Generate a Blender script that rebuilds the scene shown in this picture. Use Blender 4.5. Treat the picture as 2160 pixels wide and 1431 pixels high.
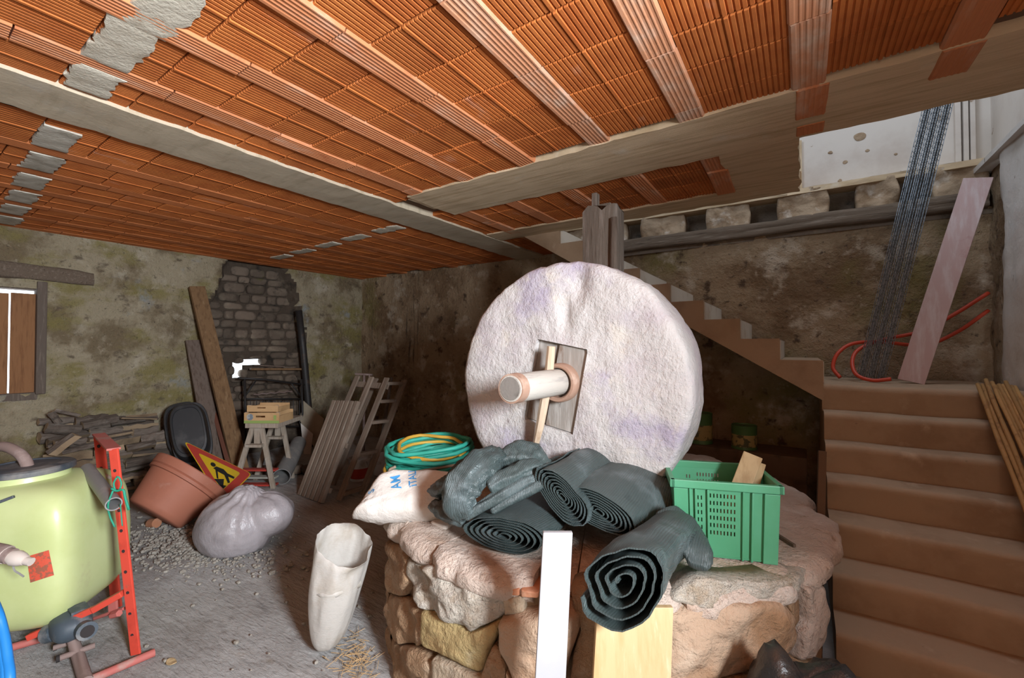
import bpy, bmesh, math, random
from mathutils import Vector, Matrix, noise, Quaternion
V = Vector
rnd = random.Random(11)
for o in list(bpy.data.objects): bpy.data.objects.remove(o)
sc = bpy.context.scene
COL = sc.collection
pi = math.pi
# ------------------------------------------------------------------ camera
FPX, CX, CY = 915.0, 1080.0, 715.5            # focal length and centre in pixels of the 2160x1431 frame
YAW = math.radians(33.7); PITCH = math.atan(14.5/915)
CAMP = V((0, 0, 1.6))
fwd = V((-math.sin(YAW)*math.cos(PITCH), math.cos(YAW)*math.cos(PITCH), math.sin(PITCH)))
rgt = V((math.cos(YAW), math.sin(YAW), 0)); upv = rgt.cross(fwd)
cd = bpy.data.cameras.new('camera'); cam = bpy.data.objects.new('camera', cd); COL.objects.link(cam)
cd.sensor_width = 36.0; cd.lens = 36.0*FPX/2160.0; cd.clip_start = 0.02
cam.matrix_world = Matrix.Translation(CAMP) @ Matrix((rgt, upv, -fwd)).transposed().to_4x4()
sc.camera = cam
# ------------------------------------------------------------------ world and light
w = bpy.data.worlds.new('sky'); sc.world = w; w.use_nodes = True
bg = w.node_tree.nodes['Background']; bg.inputs[0].default_value = (0.80, 0.90, 1.0, 1); bg.inputs[1].default_value = 4.0
def area(name, loc, target, sx, sy, power, col, spread=180):
    l = bpy.data.lights.new(name, 'AREA'); l.shape = 'RECTANGLE'; l.size = sx; l.size_y = sy
    l.energy = power; l.color = col; l.spread = math.radians(spread)
    o = bpy.data.objects.new(name, l); COL.objects.link(o)
    o.location = loc; o.rotation_euler = (V(target)-V(loc)).to_track_quat('-Z', 'Y').to_euler()
    return o
# daylight through the window of the right wall (just beside the camera, out of frame)
area('window_daylight', (1.50, 0.12, 2.02), (0.0, 0.16, 1.94), 0.42, 0.60, 165.0, (0.88, 0.94, 1.0), 124)
# daylight of the upper storey windows, falling down the stairwell
area('upper_window_daylight', (-1.6, 1.2, 4.3), (0.9, 4.6, 3.2), 1.2, 1.2, 40.0, (0.72, 0.85, 1.0))
# roof light over the stairwell
area('roof_light_daylight', (0.45, 3.75, 5.15), (0.45, 3.80, 0.0), 1.3, 1.0, 21.0, (0.80, 0.89, 1.0), 150)
# warm fill lamp added behind the camera to brighten the stairs
area('stair_fill', (0.35, -2.5, 1.3), (0.5, 3.0, 1.0), 0.9, 1.9, 20.0, (1.0, 0.84, 0.68))
sc.view_settings.view_transform = 'Standard'; sc.view_settings.look = 'None'
sc.view_settings.gamma = 1.0; sc.view_settings.use_curve_mapping = False
sc.view_settings.exposure = 0.12
# ------------------------------------------------------------------ helpers: photo pixels to places in the room
def ray(px, py): return fwd + rgt*((px-CX)/FPX) - upv*((py-CY)/FPX)
def _pl(px, py, a, v):
    d = ray(px, py); return CAMP + d*((v-CAMP[a])/d[a])
def PX(px, py, x): return _pl(px, py, 0, x)
def PY(px, py, y): return _pl(px, py, 1, y)
def PZ(px, py, z): return _pl(px, py, 2, z)
def PD(px, py, d): return CAMP + ray(px, py)*d
def proj(p):
    d = V(p)-CAMP; z = d.dot(fwd)
    if z < .05: return (9e9, 9e9, z)
    return (CX+FPX*d.dot(rgt)/z, CY-FPX*d.dot(upv)/z, z)
# ------------------------------------------------------------------ helpers: materials
def M(name, col, rough=.85, var=(), bump=(), metal=0.0, spec=.3, rand=0.0, sss=0, trans=0, coat=0, emit=None):
    m = bpy.data.materials.new(name); m.use_nodes = True
    nt = m.node_tree; N = nt.nodes; L = nt.links
    b = N['Principled BSDF']
    b.inputs['Roughness'].default_value = rough; b.inputs['Metallic'].default_value = metal
    b.inputs['Specular IOR Level'].default_value = spec
    if coat: b.inputs['Coat Weight'].default_value = coat
    if trans: b.inputs['Transmission Weight'].default_value = trans
    tc = N.new('ShaderNodeTexCoord'); oi = N.new('ShaderNodeObjectInfo')
    ad = N.new('ShaderNodeVectorMath'); ad.operation = 'MULTIPLY_ADD'
    cr = N.new('ShaderNodeCombineXYZ'); L.new(oi.outputs['Random'], cr.inputs[0]); L.new(oi.outputs['Random'], cr.inputs[1])
    ad.inputs[1].default_value = (17.3, 9.1, 0) if rand >= 0 else (0, 0, 0)
    L.new(cr.outputs[0], ad.inputs[0]); L.new(tc.outputs['Object'], ad.inputs[2])
    def vec(st):
        if st in (None, (1, 1, 1)): return ad.outputs[0]
        mu = N.new('ShaderNodeVectorMath'); mu.operation = 'MULTIPLY'; mu.inputs[1].default_value = st
        L.new(ad.outputs[0], mu.inputs[0]); return mu.outputs[0]
    def tex(kind, scale, st, detail=5):
        if kind == 'vor':
            t = N.new('ShaderNodeTexVoronoi'); t.inputs['Scale'].default_value = scale; o = t.outputs['Distance']
        elif kind == 'crack':
            t = N.new('ShaderNodeTexVoronoi'); t.feature = 'DISTANCE_TO_EDGE'; t.inputs['Scale'].default_value = scale; o = t.outputs['Distance']
        elif kind == 'wave':
            t = N.new('ShaderNodeTexWave'); t.inputs['Scale'].default_value = scale; t.inputs['Distortion'].default_value = 3; t.inputs['Detail'].default_value = 3; o = t.outputs['Fac']
        elif kind == 'weave':
            t = N.new('ShaderNodeTexWave'); t.inputs['Scale'].default_value = scale; t.inputs['Distortion'].default_value = .4; o = t.outputs['Fac']
        elif kind == 'mus':
            t = N.new('ShaderNodeTexNoise'); t.noise_type = 'RIDGED_MULTIFRACTAL'; t.inputs['Scale'].default_value = scale; t.inputs['Detail'].default_value = detail; o = t.outputs['Fac']
        else:
            t = N.new('ShaderNodeTexNoise'); t.inputs['Scale'].default_value = scale; t.inputs['Detail'].default_value = detail
            t.inputs['Roughness'].default_value = .62; o = t.outputs['Fac']
        L.new(vec(st), t.inputs['Vector']); return o
    rgb = N.new('ShaderNodeRGB'); rgb.outputs[0].default_value = (*col, 1); cur = rgb.outputs[0]
    for v in var:
        c2, scale, lo, hi = v[:4]; kind = v[4] if len(v) > 4 else 'noise'; st = v[5] if len(v) > 5 else None; amt = v[6] if len(v) > 6 else 1.0
        mr = N.new('ShaderNodeMapRange'); mr.inputs[1].default_value = lo; mr.inputs[2].default_value = hi; mr.inputs[4].default_value = amt
        mr.interpolation_type = 'SMOOTHSTEP'
        L.new(tex(kind, scale, st), mr.inputs[0])
        mx = N.new('ShaderNodeMix'); mx.data_type = 'RGBA'; L.new(mr.outputs[0], mx.inputs[0]); L.new(cur, mx.inputs[6]); mx.inputs[7].default_value = (*c2, 1)
        cur = mx.outputs[2]
    if rand > 0:
        hs = N.new('ShaderNodeHueSaturation'); mr = N.new('ShaderNodeMapRange'); mr.inputs[3].default_value = 1-rand; mr.inputs[4].default_value = 1+rand
        L.new(oi.outputs['Random'], mr.inputs[0]); L.new(mr.outputs[0], hs.inputs['Value']); L.new(cur, hs.inputs['Color']); cur = hs.outputs[0]
    L.new(cur, b.inputs['Base Color'])
    last = None
    for bp in bump:
        scale, stren, dist = bp[:3]; kind = bp[3] if len(bp) > 3 else 'noise'; st = bp[4] if len(bp) > 4 else None
        bn = N.new('ShaderNodeBump'); bn.inputs['Strength'].default_value = stren; bn.inputs['Distance'].default_value = dist
        L.new(tex(kind, scale, st, 6), bn.inputs['Height'])
        if last: L.new(last, bn.inputs['Normal'])
        last = bn.outputs[0]
    if last: L.new(last, b.inputs['Normal'])
    if emit: b.inputs['Emission Color'].default_value = (*emit[0], 1); b.inputs['Emission Strength'].default_value = emit[1]
    return m
# ------------------------------------------------------------------ helpers: geometry
def fbm(p, s=1.0, o=4): return noise.fractal(V(p)*s, 1.0, 2.0, o, noise_basis='PERLIN_ORIGINAL')
def rotz(a): return Matrix.Rotation(a, 3, 'Z')
class MB:
    def __init__(s): s.v = []; s.f = []; s.mi = []
    def add(s, vs, fs, mi=0):
        b = len(s.v); s.v += [V(q) for q in vs]; s.f += [tuple(i+b for i in q) for q in fs]; s.mi += [mi]*len(fs); return s
    def box(s, c, d, R=None, mi=0):
        c = V(c); R = R or Matrix.Identity(3); vs = []
        for x, y, z in ((-1,-1,-1),(1,-1,-1),(1,1,-1),(-1,1,-1),(-1,-1,1),(1,-1,1),(1,1,1),(-1,1,1)):
            vs.append(c + R @ V((x*d[0]/2, y*d[1]/2, z*d[2]/2)))
        return s.add(vs, [(3,2,1,0),(4,5,6,7),(0,1,5,4),(1,2,6,5),(2,3,7,6),(3,0,4,7)], mi)
    def beam(s, a, b, w, h, up=(0,0,1), mi=0):
        a, b = V(a), V(b); z = (b-a); L = z.length; z.normalize(); x = V(up).cross(z)
        if x.length < 1e-4: x = V((1,0,0)).cross(z)
        x.normalize(); y = z.cross(x)
        return s.box((a+b)/2, (w, h, L), Matrix((x, y, z)).transposed(), mi)
    def tube(s, pts, r, n=10, caps=True, sec=None, up=None, twist=0, mi=0):
        pts = [V(p) for p in pts]; m = len(pts); rs = r if isinstance(r, (list, tuple)) else [r]*m
        vs = []; T0 = None; X = None
        for i in range(m):
            T = (pts[min(i+1, m-1)]-pts[max(i-1, 0)]).normalized()
            if X is None:
                a = V(up) if up else (V((0,0,1)) if abs(T.z) < .9 else V((1,0,0)))
                X = (a - T*a.dot(T)).normalized()
            else: X = (X - T*X.dot(T)).normalized()
            Y = T.cross(X)
            for k in range(n):
                a = 2*pi*k/n + twist; rr = rs[i]
                if isinstance(rr, (tuple, list)): vs.append(pts[i] + X*(math.cos(a)*rr[0]) + Y*(math.sin(a)*rr[1]))
                else: vs.append(pts[i] + X*(math.cos(a)*rr) + Y*(math.sin(a)*rr))
        fs = [(i*n+k, i*n+(k+1) % n, (i+1)*n+(k+1) % n, (i+1)*n+k) for i in range(m-1) for k in range(n)]
        if caps: fs += [tuple(range(n-1, -1, -1)), tuple((m-1)*n+k for k in range(n))]
        return s.add(vs, fs, mi)
    def lathe(s, prof, n=32, mat=None, cap0=False, cap1=False, mi=0, fn=None):
        mat = mat or Matrix.Identity(4); vs = []
        for i, (r, z) in enumerate(prof):
            for k in range(n):
                a = 2*pi*k/n; p = V((r*math.cos(a), r*math.sin(a), z))
                if fn: p = fn(p, a, i)
                vs.append(mat @ p)
        m = len(prof); fs = [(i*n+k, i*n+(k+1) % n, (i+1)*n+(k+1) % n, (i+1)*n+k) for i in range(m-1) for k in range(n)]
        if cap0: fs.append(tuple(range(n-1, -1, -1)))
        if cap1: fs.append(tuple((m-1)*n+k for k in range(n)))
        return s.add(vs, fs, mi)
    def prism(s, poly, h0, h1, fm, mi=0):
        n = len(poly); vs = [fm(x, y, h0) for x, y in poly] + [fm(x, y, h1) for x, y in poly]
        fs = [tuple(range(n-1, -1, -1)), tuple(range(n, 2*n))] + [(k, (k+1) % n, n+(k+1) % n, n+k) for k in range(n)]
        return s.add(vs, fs, mi)
    def grid(s, nu, nv, fn, skip=None, mi=0):
        vs = [fn(i/nu, j/nv) for j in range(nv+1) for i in range(nu+1)]
        fs = [(j*(nu+1)+i, j*(nu+1)+i+1, (j+1)*(nu+1)+i+1, (j+1)*(nu+1)+i) for j in range(nv) for i in range(nu) if not (skip and skip((i+.5)/nu, (j+.5)/nv))]
        return s.add(vs, fs, mi)
    def patch(s, outline, fm, bulge=.03, thick=.08, N=30, amp=.012, scale=9, seed=0, prof=None, back=True, mi=0, grow=1.0):
        """a stone, slab or sack: outline in (s,t), fm(s,t,h) -> point, domed by bulge, noisy."""
        pts = [V((a, b)) for a, b in outline]; n = len(pts)
        seg = [(pts[(i+1) % n]-pts[i]).length for i in range(n)]; tot = sum(seg); res = []
        for k in range(N):
            d = tot*k/N; i = 0
            while d > seg[i]: d -= seg[i]; i += 1
            res.append(pts[i].lerp(pts[(i+1) % n], d/max(seg[i], 1e-9)))
        c = sum(res, V((0, 0)))/N
        sm = [c+((res[k-1]+res[k]*2+res[(k+1) % N])/4-c)*grow for k in range(N)]
        prof = prof or [(1.0, 0), (.97, .55), (.88, .85), (.68, 1), (.38, 1.05)]
        vs = []
        def put(q, h):
            P = fm(q[0], q[1], h); nn = amp*fbm(P+V((seed*3.1, seed*1.7, 0)), scale*.7, 3)
            return fm(q[0], q[1], h+nn)
        if back:
            for q in sm: vs.append(fm(c[0]+(q[0]-c[0])*.95, c[1]+(q[1]-c[1])*.95, -thick))
        for k, hh in prof:
            for q in sm: vs.append(put((c[0]+(q[0]-c[0])*k, c[1]+(q[1]-c[1])*k), bulge*hh))
        R = len(vs)//N; vs.append(put(c, bulge*prof[-1][1]))
        fs = [(r*N+k, r*N+(k+1) % N, (r+1)*N+(k+1) % N, (r+1)*N+k) for r in range(R-1) for k in range(N)]
        fs += [((R-1)*N+k, (R-1)*N+(k+1) % N, R*N) for k in range(N)]
        if back: fs.append(tuple(range(N-1, -1, -1)))
        return s.add(vs, fs, mi)
    def pipe(s, pa, pb, r, ri, n=24, mi=0):
        ax = pb-pa; q = ax.to_track_quat('Z', 'Y').to_matrix().to_4x4(); L = ax.length
        return s.lathe([(ri, 0), (r, 0), (r, L), (ri, L), (ri, 0)], n, Matrix.Translation(pa) @ q, mi=mi)
    def rock(s, c, d, seed=0, rough=.18, nu=12, nv=8, R=None, fl=None, mi=0):
        c = V(c); R = R or Matrix.Identity(3)
        def fn(u, v):
            a = 2*pi*u; b = pi*(v-.5); p = V((math.cos(a)*math.cos(b), math.sin(a)*math.cos(b), math.sin(b)))
            p = V([math.copysign(abs(q)**.75, q) for q in p])
            p *= 1+rough*fbm(p+V((seed*7.3, seed*2.9, seed)), 1.6, 4)
            q = c + R @ V((p.x*d[0]/2, p.y*d[1]/2, p.z*d[2]/2))
            if fl is not None and q.z < fl: q.z = fl
            return q
        return s.grid(nu, nv, fn, mi=mi)
WM = {}
def build(mb, name, mat, parent=None, label=None, smooth=False, bevel=0, weld=False, sharp=None, flip=False, local=False):
    me = bpy.data.meshes.new(name)
    if parent is not None and not local:
        inv = WM[parent.name].inverted(); vs = [inv @ p for p in mb.v]
    else: vs = mb.v
    me.from_pydata([tuple(p) for p in vs], [], mb.f)
    mats = mat if isinstance(mat, (list, tuple)) else [mat]
    for m in mats: me.materials.append(m)
    if len(mats) > 1: me.polygons.foreach_set('material_index', mb.mi)
    bm = bmesh.new(); bm.from_mesh(me)
    if weld: bmesh.ops.remove_doubles(bm, verts=bm.verts, dist=weld if isinstance(weld, float) else 1e-4)
    bmesh.ops.recalc_face_normals(bm, faces=bm.faces)
    if flip: bmesh.ops.reverse_faces(bm, faces=bm.faces)
    if bevel:
        es = [e for e in bm.edges if len(e.link_faces) == 2 and e.calc_face_angle(0) > .6]
        bmesh.ops.bevel(bm, geom=es, offset=bevel, segments=2, affect='EDGES', profile=.6)
    if smooth:
        for f in bm.faces: f.smooth = True
        if sharp:
            for e in bm.edges:
                if len(e.link_faces) == 2 and e.calc_face_angle(0) > sharp: e.smooth = False
    bm.to_mesh(me); bm.free()
    o = bpy.data.objects.new(name, me); COL.objects.link(o)
    if parent is not None: o.parent = parent; WM[o.name] = WM[parent.name]
    else: WM[o.name] = Matrix.Identity(4)
    if label: o['label'] = label
    return o
def tag(o, label, cat, group=None, kind=None):
    o['label'] = label; o['category'] = cat
    if group: o['group'] = group
    if kind: o['kind'] = kind
    return o
def thing(name, label, cat, loc=(0, 0, 0), rot=None, group=None):
    o = bpy.data.objects.new(name, None); COL.objects.link(o); o.empty_display_size = .1
    m = Matrix.Translation(V(loc)) @ (rot.to_4x4() if rot else Matrix.Identity(4))
    o.location = loc
    if rot: o.rotation_euler = rot.to_euler()
    WM[o.name] = m
    return tag(o, label, cat, group)
def recenter(o):
    """give a one-mesh thing its origin at the base of its mesh"""
    vs = [v.co.copy() for v in o.data.vertices]
    c = V(((min(v.x for v in vs)+max(v.x for v in vs))/2, (min(v.y for v in vs)+max(v.y for v in vs))/2, min(v.z for v in vs)))
    o.data.transform(Matrix.Translation(-c)); o.location = c; WM[o.name] = Matrix.Translation(c)
    return o
def solo(mb, name, mat, label, cat, group=None, **k):
    return recenter(tag(build(mb, name, mat, **k), label, cat, group))
def struct(mb, name, mat, parent=None, **k):
    o = build(mb, name, mat, parent, **k)
    if parent is None: o['kind'] = 'structure'
    return o
def share(src, parent, loc, rot=None, name=None):
    o = src.copy(); COL.objects.link(o); o.parent = parent; o.location = loc
    if rot: o.rotation_euler = rot
    if name: o.name = name
    return o
# ================================================================== materials
m_clay = M('fired_clay', (.52, .155, .036), .8, [((.42, .11, .024), 5, .35, .7), ((.62, .36, .25), 2.2, .6, .78, 'noise', (2.5, 1, 1), .55)], [(60, .25, .004)], rand=.13)
m_rib = M('smooth_clay_rib', (.56, .21, .09), .8, [((.62, .42, .31), 3, .5, .75, 'noise', (3, .8, 1), .7), ((.45, .13, .05), 7, .55, .75)], [(50, .2, .003)], rand=.1)
m_ribl = M('plain_clay_rib', (.46, .15, .05), .85, [((.40, .12, .035), 5, .45, .7)], [(50, .2, .003)], rand=.12)
m_ribw = M('lime_smeared_clay_rib', (.56, .25, .13), .85, [((.58, .43, .33), 4, .42, .7, 'noise', (2, 1, 1), .75)], [(50, .3, .004)], rand=.08)
m_conc = M('grey_concrete', (.54, .45, .33), .9, [((.42, .345, .24), 3, .45, .75, 'noise', (1, 6, 1)), ((.52, .46, .37), 6, .55, .8)], [(30, .3, .006), (140, .3, .003)])
m_conc2 = M('board_marked_concrete', (.66, .51, .34), .9, [((.47, .34, .20), 4, .42, .72, 'noise', (.5, 7, 1)), ((.68, .60, .48), 5, .58, .8)], [(26, .3, .006, 'noise', (.4, 5, 1)), (150, .3, .003)])
m_stair = M('stair_concrete', (.40, .285, .19), .9, [((.29, .19, .12), 3.5, .42, .75), ((.50, .38, .27), 7, .55, .8), ((.12, .08, .05), 26, .70, .78)], [(35, .3, .006), (120, .25, .003)])
m_stairw = M('pale_stair_riser', (.62, .56, .48), .9, [((.5, .42, .33), 6, .5, .75)], [(50, .2, .004)])
m_slab = M('slab_body', (.16, .10, .07), .95)
m_wl = M('mossy_lime_plaster', (.37, .31, .21), .95, [((.20, .15, .09), 2.4, .44, .62), ((.24, .20, .07), 1.7, .46, .64, 'noise', (1, 1, 1.7), .85), ((.47, .41, .31), 2.9, .55, .72), ((.11, .08, .055), 5.5, .57, .70, 'noise', (1, 1, 1.4), .8), ((.30, .31, .30), 2.0, .60, .72), ((.46, .39, .28), 9, .58, .72, 'noise', None, .6), ((.10, .08, .05), 22, .60, .72, 'noise', None, .7), ((.045, .035, .03), 13, .69, .76)],
         [(7, .7, .06), (24, .8, .025), (70, .7, .010)])
m_wb = M('stained_lime_plaster', (.36, .26, .165), .95, [((.20, .125, .07), 1.6, .43, .62), ((.20, .17, .05), .9, .55, .72, 'noise', None, .7), ((.52, .43, .33), 3.1, .54, .70), ((.11, .07, .045), 6, .56, .70), ((.46, .36, .26), 10, .58, .72, 'noise', None, .7), ((.08, .05, .035), 24, .60, .72, 'noise', None, .75), ((.04, .035, .03), 1.9, .63, .74, 'noise', (3.5, 1, .22), .8)],
         [(6, .7, .06), (22, .8, .028), (70, .7, .010)])
m_ww = M('whitewashed_plaster', (.66, .62, .58), .92, [((.50, .43, .36), 2.2, .5, .75), ((.70, .68, .66), 5, .55, .75), ((.22, .16, .11), 13, .67, .74, 'noise', (1, 1, .5)), ((.42, .30, .2), 5, .66, .74)],
         [(9, .35, .02), (45, .4, .006)])
m_up = M('smooth_white_plaster', (.70, .64, .58), .9, [((.58, .5, .44), 2, .45, .75), ((.30, .20, .12), 9, .69, .73)], [(40, .2, .004)])
m_dirt = M('trodden_earth_floor', (.43, .42, .41), .95, [((.33, .315, .30), 1.6, .42, .68), ((.46, .445, .43), 4, .55, .75), ((.25, .19, .13), 2.7, .6, .74), ((.20, .19, .18), 3.2, .60, .7, 'noise', (.5, 3, 1), .6), ((.48, .47, .46), 7, .56, .70, 'noise', (.4, 2.2, 1), .6), ((.17, .15, .13), 16, .62, .72, 'noise', (.4, 2.2, 1), .6)],
           [(6, .6, .05, 'noise', (.6, 2.2, 1)), (26, .6, .02, 'noise', (.5, 1.6, 1)), (120, .4, .004)])
m_gravel = M('grey_rubble', (.37, .34, .295), .95, [((.30, .27, .23), 30, .4, .6)], [(90, .3, .004)])
m_rub = M('dark_rubble_stone', (.16, .12, .09), .95, [((.25, .20, .145), 4, .5, .75), ((.05, .04, .032), 7, .52, .75), ((.13, .115, .05), 3, .62, .75)], [(24, .5, .014), (90, .4, .004)], rand=.28)
m_timb = M('old_grey_timber', (.15, .11, .08), .9, [((.24, .19, .15), 8, .5, .75, 'noise', (.6, 6, 6)), ((.06, .04, .03), 11, .58, .72, 'noise', (.4, 6, 6))], [(14, .6, .012, 'noise', (.5, 6, 6)), (60, .4, .004)])
m_timbv = M('old_upright_timber', (.12, .095, .075), .9, [((.20, .165, .14), 8, .48, .7, 'noise', (6, 6, .5)), ((.07, .05, .035), 9, .58, .72, 'noise', (6, 6, .4))], [(14, .6, .012, 'noise', (6, 6, .5)), (60, .4, .004)])
m_block = M('rendered_masonry', (.42, .31, .21), .95, [((.26, .17, .1), 4, .45, .7), ((.60, .52, .44), 6, .55, .72)], [(14, .6, .03), (60, .5, .008)])
m_black = M('dark_cavity', (.02, .015, .012), .95)
m_mort = M('pale_mortar_patch', (.66, .60, .49), .95, [((.52, .45, .35), 8, .45, .7)], [(60, .6, .012)])
m_mortd = M('grey_mortar_patch', (.58, .54, .46), .95, [((.38, .34, .27), 8, .45, .7)], [(60, .5, .01)])
# ================================================================== structure
H = 2.8
XL, XR, YB, YF = -6.6, 1.2, 5.0, -2.6
# floor --------------------------------------------------------------
mb = MB(); mb.grid(150, 140, lambda u, v: (lambda x, y: V((x, y, .022*fbm((x, y, 0), 1.3, 4)-.008*max(0, fbm((x*.8, y*3, 3), 1.5, 3)))))(-6.9+8.4*u, -2.9+8.2*v))
floor = struct(mb, 'floor', m_dirt, smooth=True)
# ceiling slab with the stairwell left open ---------------------------
mb = MB()
def bx(x0, x1, y0, y1, z0, z1, m=None):
    (m or mb).box(((x0+x1)/2, (y0+y1)/2, (z0+z1)/2), (x1-x0, y1-y0, z1-z0))
bx(-6.9, 1.5, -2.9, 2.98, 2.835, 3.05); bx(-6.9, 0.0, 2.98, 3.98, 2.835, 3.05); bx(-6.9, -2.72, 3.98, 5.3, 2.835, 3.05)
ceiling = struct(mb, 'ceiling', m_slab)
RIBX = [-2.50+.507*k for k in range(8)]
LRIB = [-3.31-.54*k for k in range(7)]
def pan_mesh(wd, name, gd=.0055):
    n = 17; prof = []
    for i in range(n):
        x0 = -wd/2+wd*i/n; s = wd/n
        d = 0 if i != n//2 else .004
        prof += [(x0+s*.12, -d), (x0+s*.70, -d), (x0+s*.80, gd), (x0+s*1.02, gd)]
    L = .243; m = MB(); k = len(prof); vs = []
    for y, dz in ((-L/2, .004), (-L/2+.004, 0), (L/2-.004, 0), (L/2, .004)):
        vs += [(x, y, z+dz) for x, z in prof]
    fs = [(r*k+i, r*k+i+1, (r+1)*k+i+1, (r+1)*k+i) for r in range(3) for i in range(k-1)]
    b = len(vs); vs += [(-wd/2, -L/2, .035), (wd/2, -L/2, .035), (wd/2, L/2, .035), (-wd/2, L/2, .035)]
    fs += [(0, k*3, b+3, b), (k-1, b+1, b+2, 4*k-1), tuple(list(range(k-1, -1, -1))+[b, b+1]), tuple(list(range(3*k, 4*k))+[b+2, b+3])]
    m.add(vs, fs); return m
pans = []; ribs = []
def vis(x, y, z=2.8, mx=90):
    for dx in (-.2, .2):
        for dy in (-.13, .13):
            q = proj((x+dx, y+dy, z))
            if q[2] > .2 and -mx < q[0] < 2160+mx and -mx < q[1] < 1431+mx: return q[2]
    return None
def add_pans(xa, xb, y0, y1, off, cover=None):
    y = y0+.125
    while y < y1+.05:
        yy = y+off; x = (xa+xb)/2; d = vis(x, yy) or 99+abs(yy)
        if not (cover and cover(x, yy)): pans.append((d, x, yy, round(xb-xa, 3)))
        y += .25
for k in range(8):
    xa, xb = RIBX[k]-.507+.065, RIBX[k]-.065
    if k == 0: xa = -2.84
    if xb > 1.25: xb = 1.25
    off = rnd.choice((0, .06, .12, .18))-.1
    add_pans(xa, xb, -2.6, 2.45, off)
    if RIBX[k] < .1: add_pans(xa, xb, 2.90, 3.75, 0, cover=lambda x, y: x > -.4)
    if k == 0: add_pans(xa, xb, 3.6, 5.0, 0)
for k in range(7):
    xb, xa = LRIB[k]+(.13 if k == 0 else -.067), LRIB[k]-.54+.067
    if k == 0: xb = LRIB[0]+.03
    if xa < -6.75: xa = -6.62
    add_pans(xa, xb, -2.55, 5.0, rnd.choice((0, .06, .12, .18))-.1)
LW = {round(.54-.134, 3), round(.57-.067, 3)}
pans.sort()
pmesh = {}; rest = MB()
for i, (d, x, y, wd) in enumerate(pans):
    if wd not in pmesh:
        o = build(pan_mesh(wd, 'p', .003 if wd in LW else .0055), 'clay_block', m_clay, ceiling, local=True); pmesh[wd] = o; first = True
    else: o = None
    z = 2.8+rnd.uniform(-.002, .003)
    if i < 298 and d < 90:
        if o is None: o = share(pmesh[wd], ceiling, (0, 0, 0))
        o.location = (x, y, z); o.rotation_euler = (rnd.uniform(-.006, .006), rnd.uniform(-.006, .006), rnd.uniform(-.004, .004))
    else:
        pm = pmesh[wd].data
        rest.add([V(v.co)+V((x, y, z)) for v in pm.vertices], [tuple(p.vertices) for p in pm.polygons])
        if o is not None: bpy.data.objects.remove(o)
if rest.v: o = build(rest, 'clay_blocks_far', m_clay, ceiling); o['kind'] = 'stuff'
# rib soffit tiles
def rib_mesh(L):
    m = MB(); pr = [(-.068, .03), (-.066, .004), (-.058, -.006)]
    for i in range(5): pr += [(-.045+.02*i, -.006), (-.040+.02*i, -.0040), (-.032+.02*i, -.0040), (-.028+.02*i, -.006)]
    pr += [(.058, -.006), (.066, .004), (.068, .03)]
    k = len(pr); m.add([(x, -L/2, z) for x, z in pr]+[(x, L/2, z) for x, z in pr], [(i, i+1, k+i+1, k+i) for i in range(k-1)]+[tuple(range(k-1, -1, -1)), tuple(range(k, 2*k))]); return m
rsrc = {}
def add_rib(x, y0, y1, mat, key, dz=0):
    y = y0
    while y < y1-.05:
        yy = y+.25
        if 1:
            if key not in rsrc: o = rsrc[key] = build(rib_mesh(.494), 'rib_tile', mat, ceiling, local=True)
            else: o = share(rsrc[key], ceiling, (0, 0, 0))
            o.location = (x+rnd.uniform(-.003, .003), yy, 2.797+dz+rnd.uniform(-.003, .002)); o.rotation_euler = (0, 0, rnd.uniform(-.008, .008))
        y += .5
for k, x in enumerate(RIBX):
    if x > 1.1: continue
    wh = k in (3, 4, 5)
    add_rib(x, -2.7+.1*(k % 4), 2.5, m_ribw if wh else m_rib, 'w' if wh else 'r')
    if k < 5: add_rib(x, 2.82, 3.8, m_rib, 'r')
    if k == 0: add_rib(x, 3.4, 5, m_rib, 'r')
for k, x in enumerate(LRIB[1:]): add_rib(x, -2.6+.13*(k % 3), 5, m_ribl, 'l', .0055)
# concrete bands (soffits of the beams) with ragged edges
def band(x0, x1, y0, y1, z, th, mat, name, seed, lab=None, rag=.02, step=.05):
    m = MB(); nu = max(2, int((x1-x0)/step)); nv = max(2, int((y1-y0)/step))
    def fn(u, v):
        x = x0+(x1-x0)*u; y = y0+(y1-y0)*v
        jx = rag*fbm((seed, y*1.0, x*.1), 6, 3); jy = rag*fbm((x*1.0, seed, y*.1), 6, 3)
        if u in (0., 1.): x += jx
        if v in (0., 1.): y += jy
        return V((x, y, z+.004*fbm((x, y, seed), 5, 3)))
    m.grid(nu, nv, fn); e = len(m.v)
    # skirts
    for side in range(4):
        n = nu if side < 2 else nv
        pts = [fn(i/n, 0.) if side == 0 else fn(i/n, 1.) if side == 1 else fn(0., i/n) if side == 2 else fn(1., i/n) for i in range(n+1)]
        b = pts+[p+V((0, 0, th)) for p in pts]
        m.add(b, [(i, i+1, n+1+i+1, n+1+i) for i in range(n)])
    o = build(m, name, mat, ceiling, lab, smooth=True, weld=1e-4, sharp=.8); return o
band(-3.23, -2.82, -2.62, 5.02, 2.782, .06, m_conc, 'concrete_beam', 3, 'long grey concrete beam soffit')
band(-2.60, 1.28, 2.40, 2.96, 2.786, .06, m_conc2, 'concrete_beam', 5, 'wide beige concrete beam soffit above the stairwell edge')
band(-2.80, 0.0, 3.70, 3.99, 2.787, .06, m_conc2, 'concrete_beam', 8, 'narrow concrete edge of the stairwell')
band(-0.42, 0.0, 2.94, 3.72, 2.788, .05, m_conc2, 'concrete_patch', 9)
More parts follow.
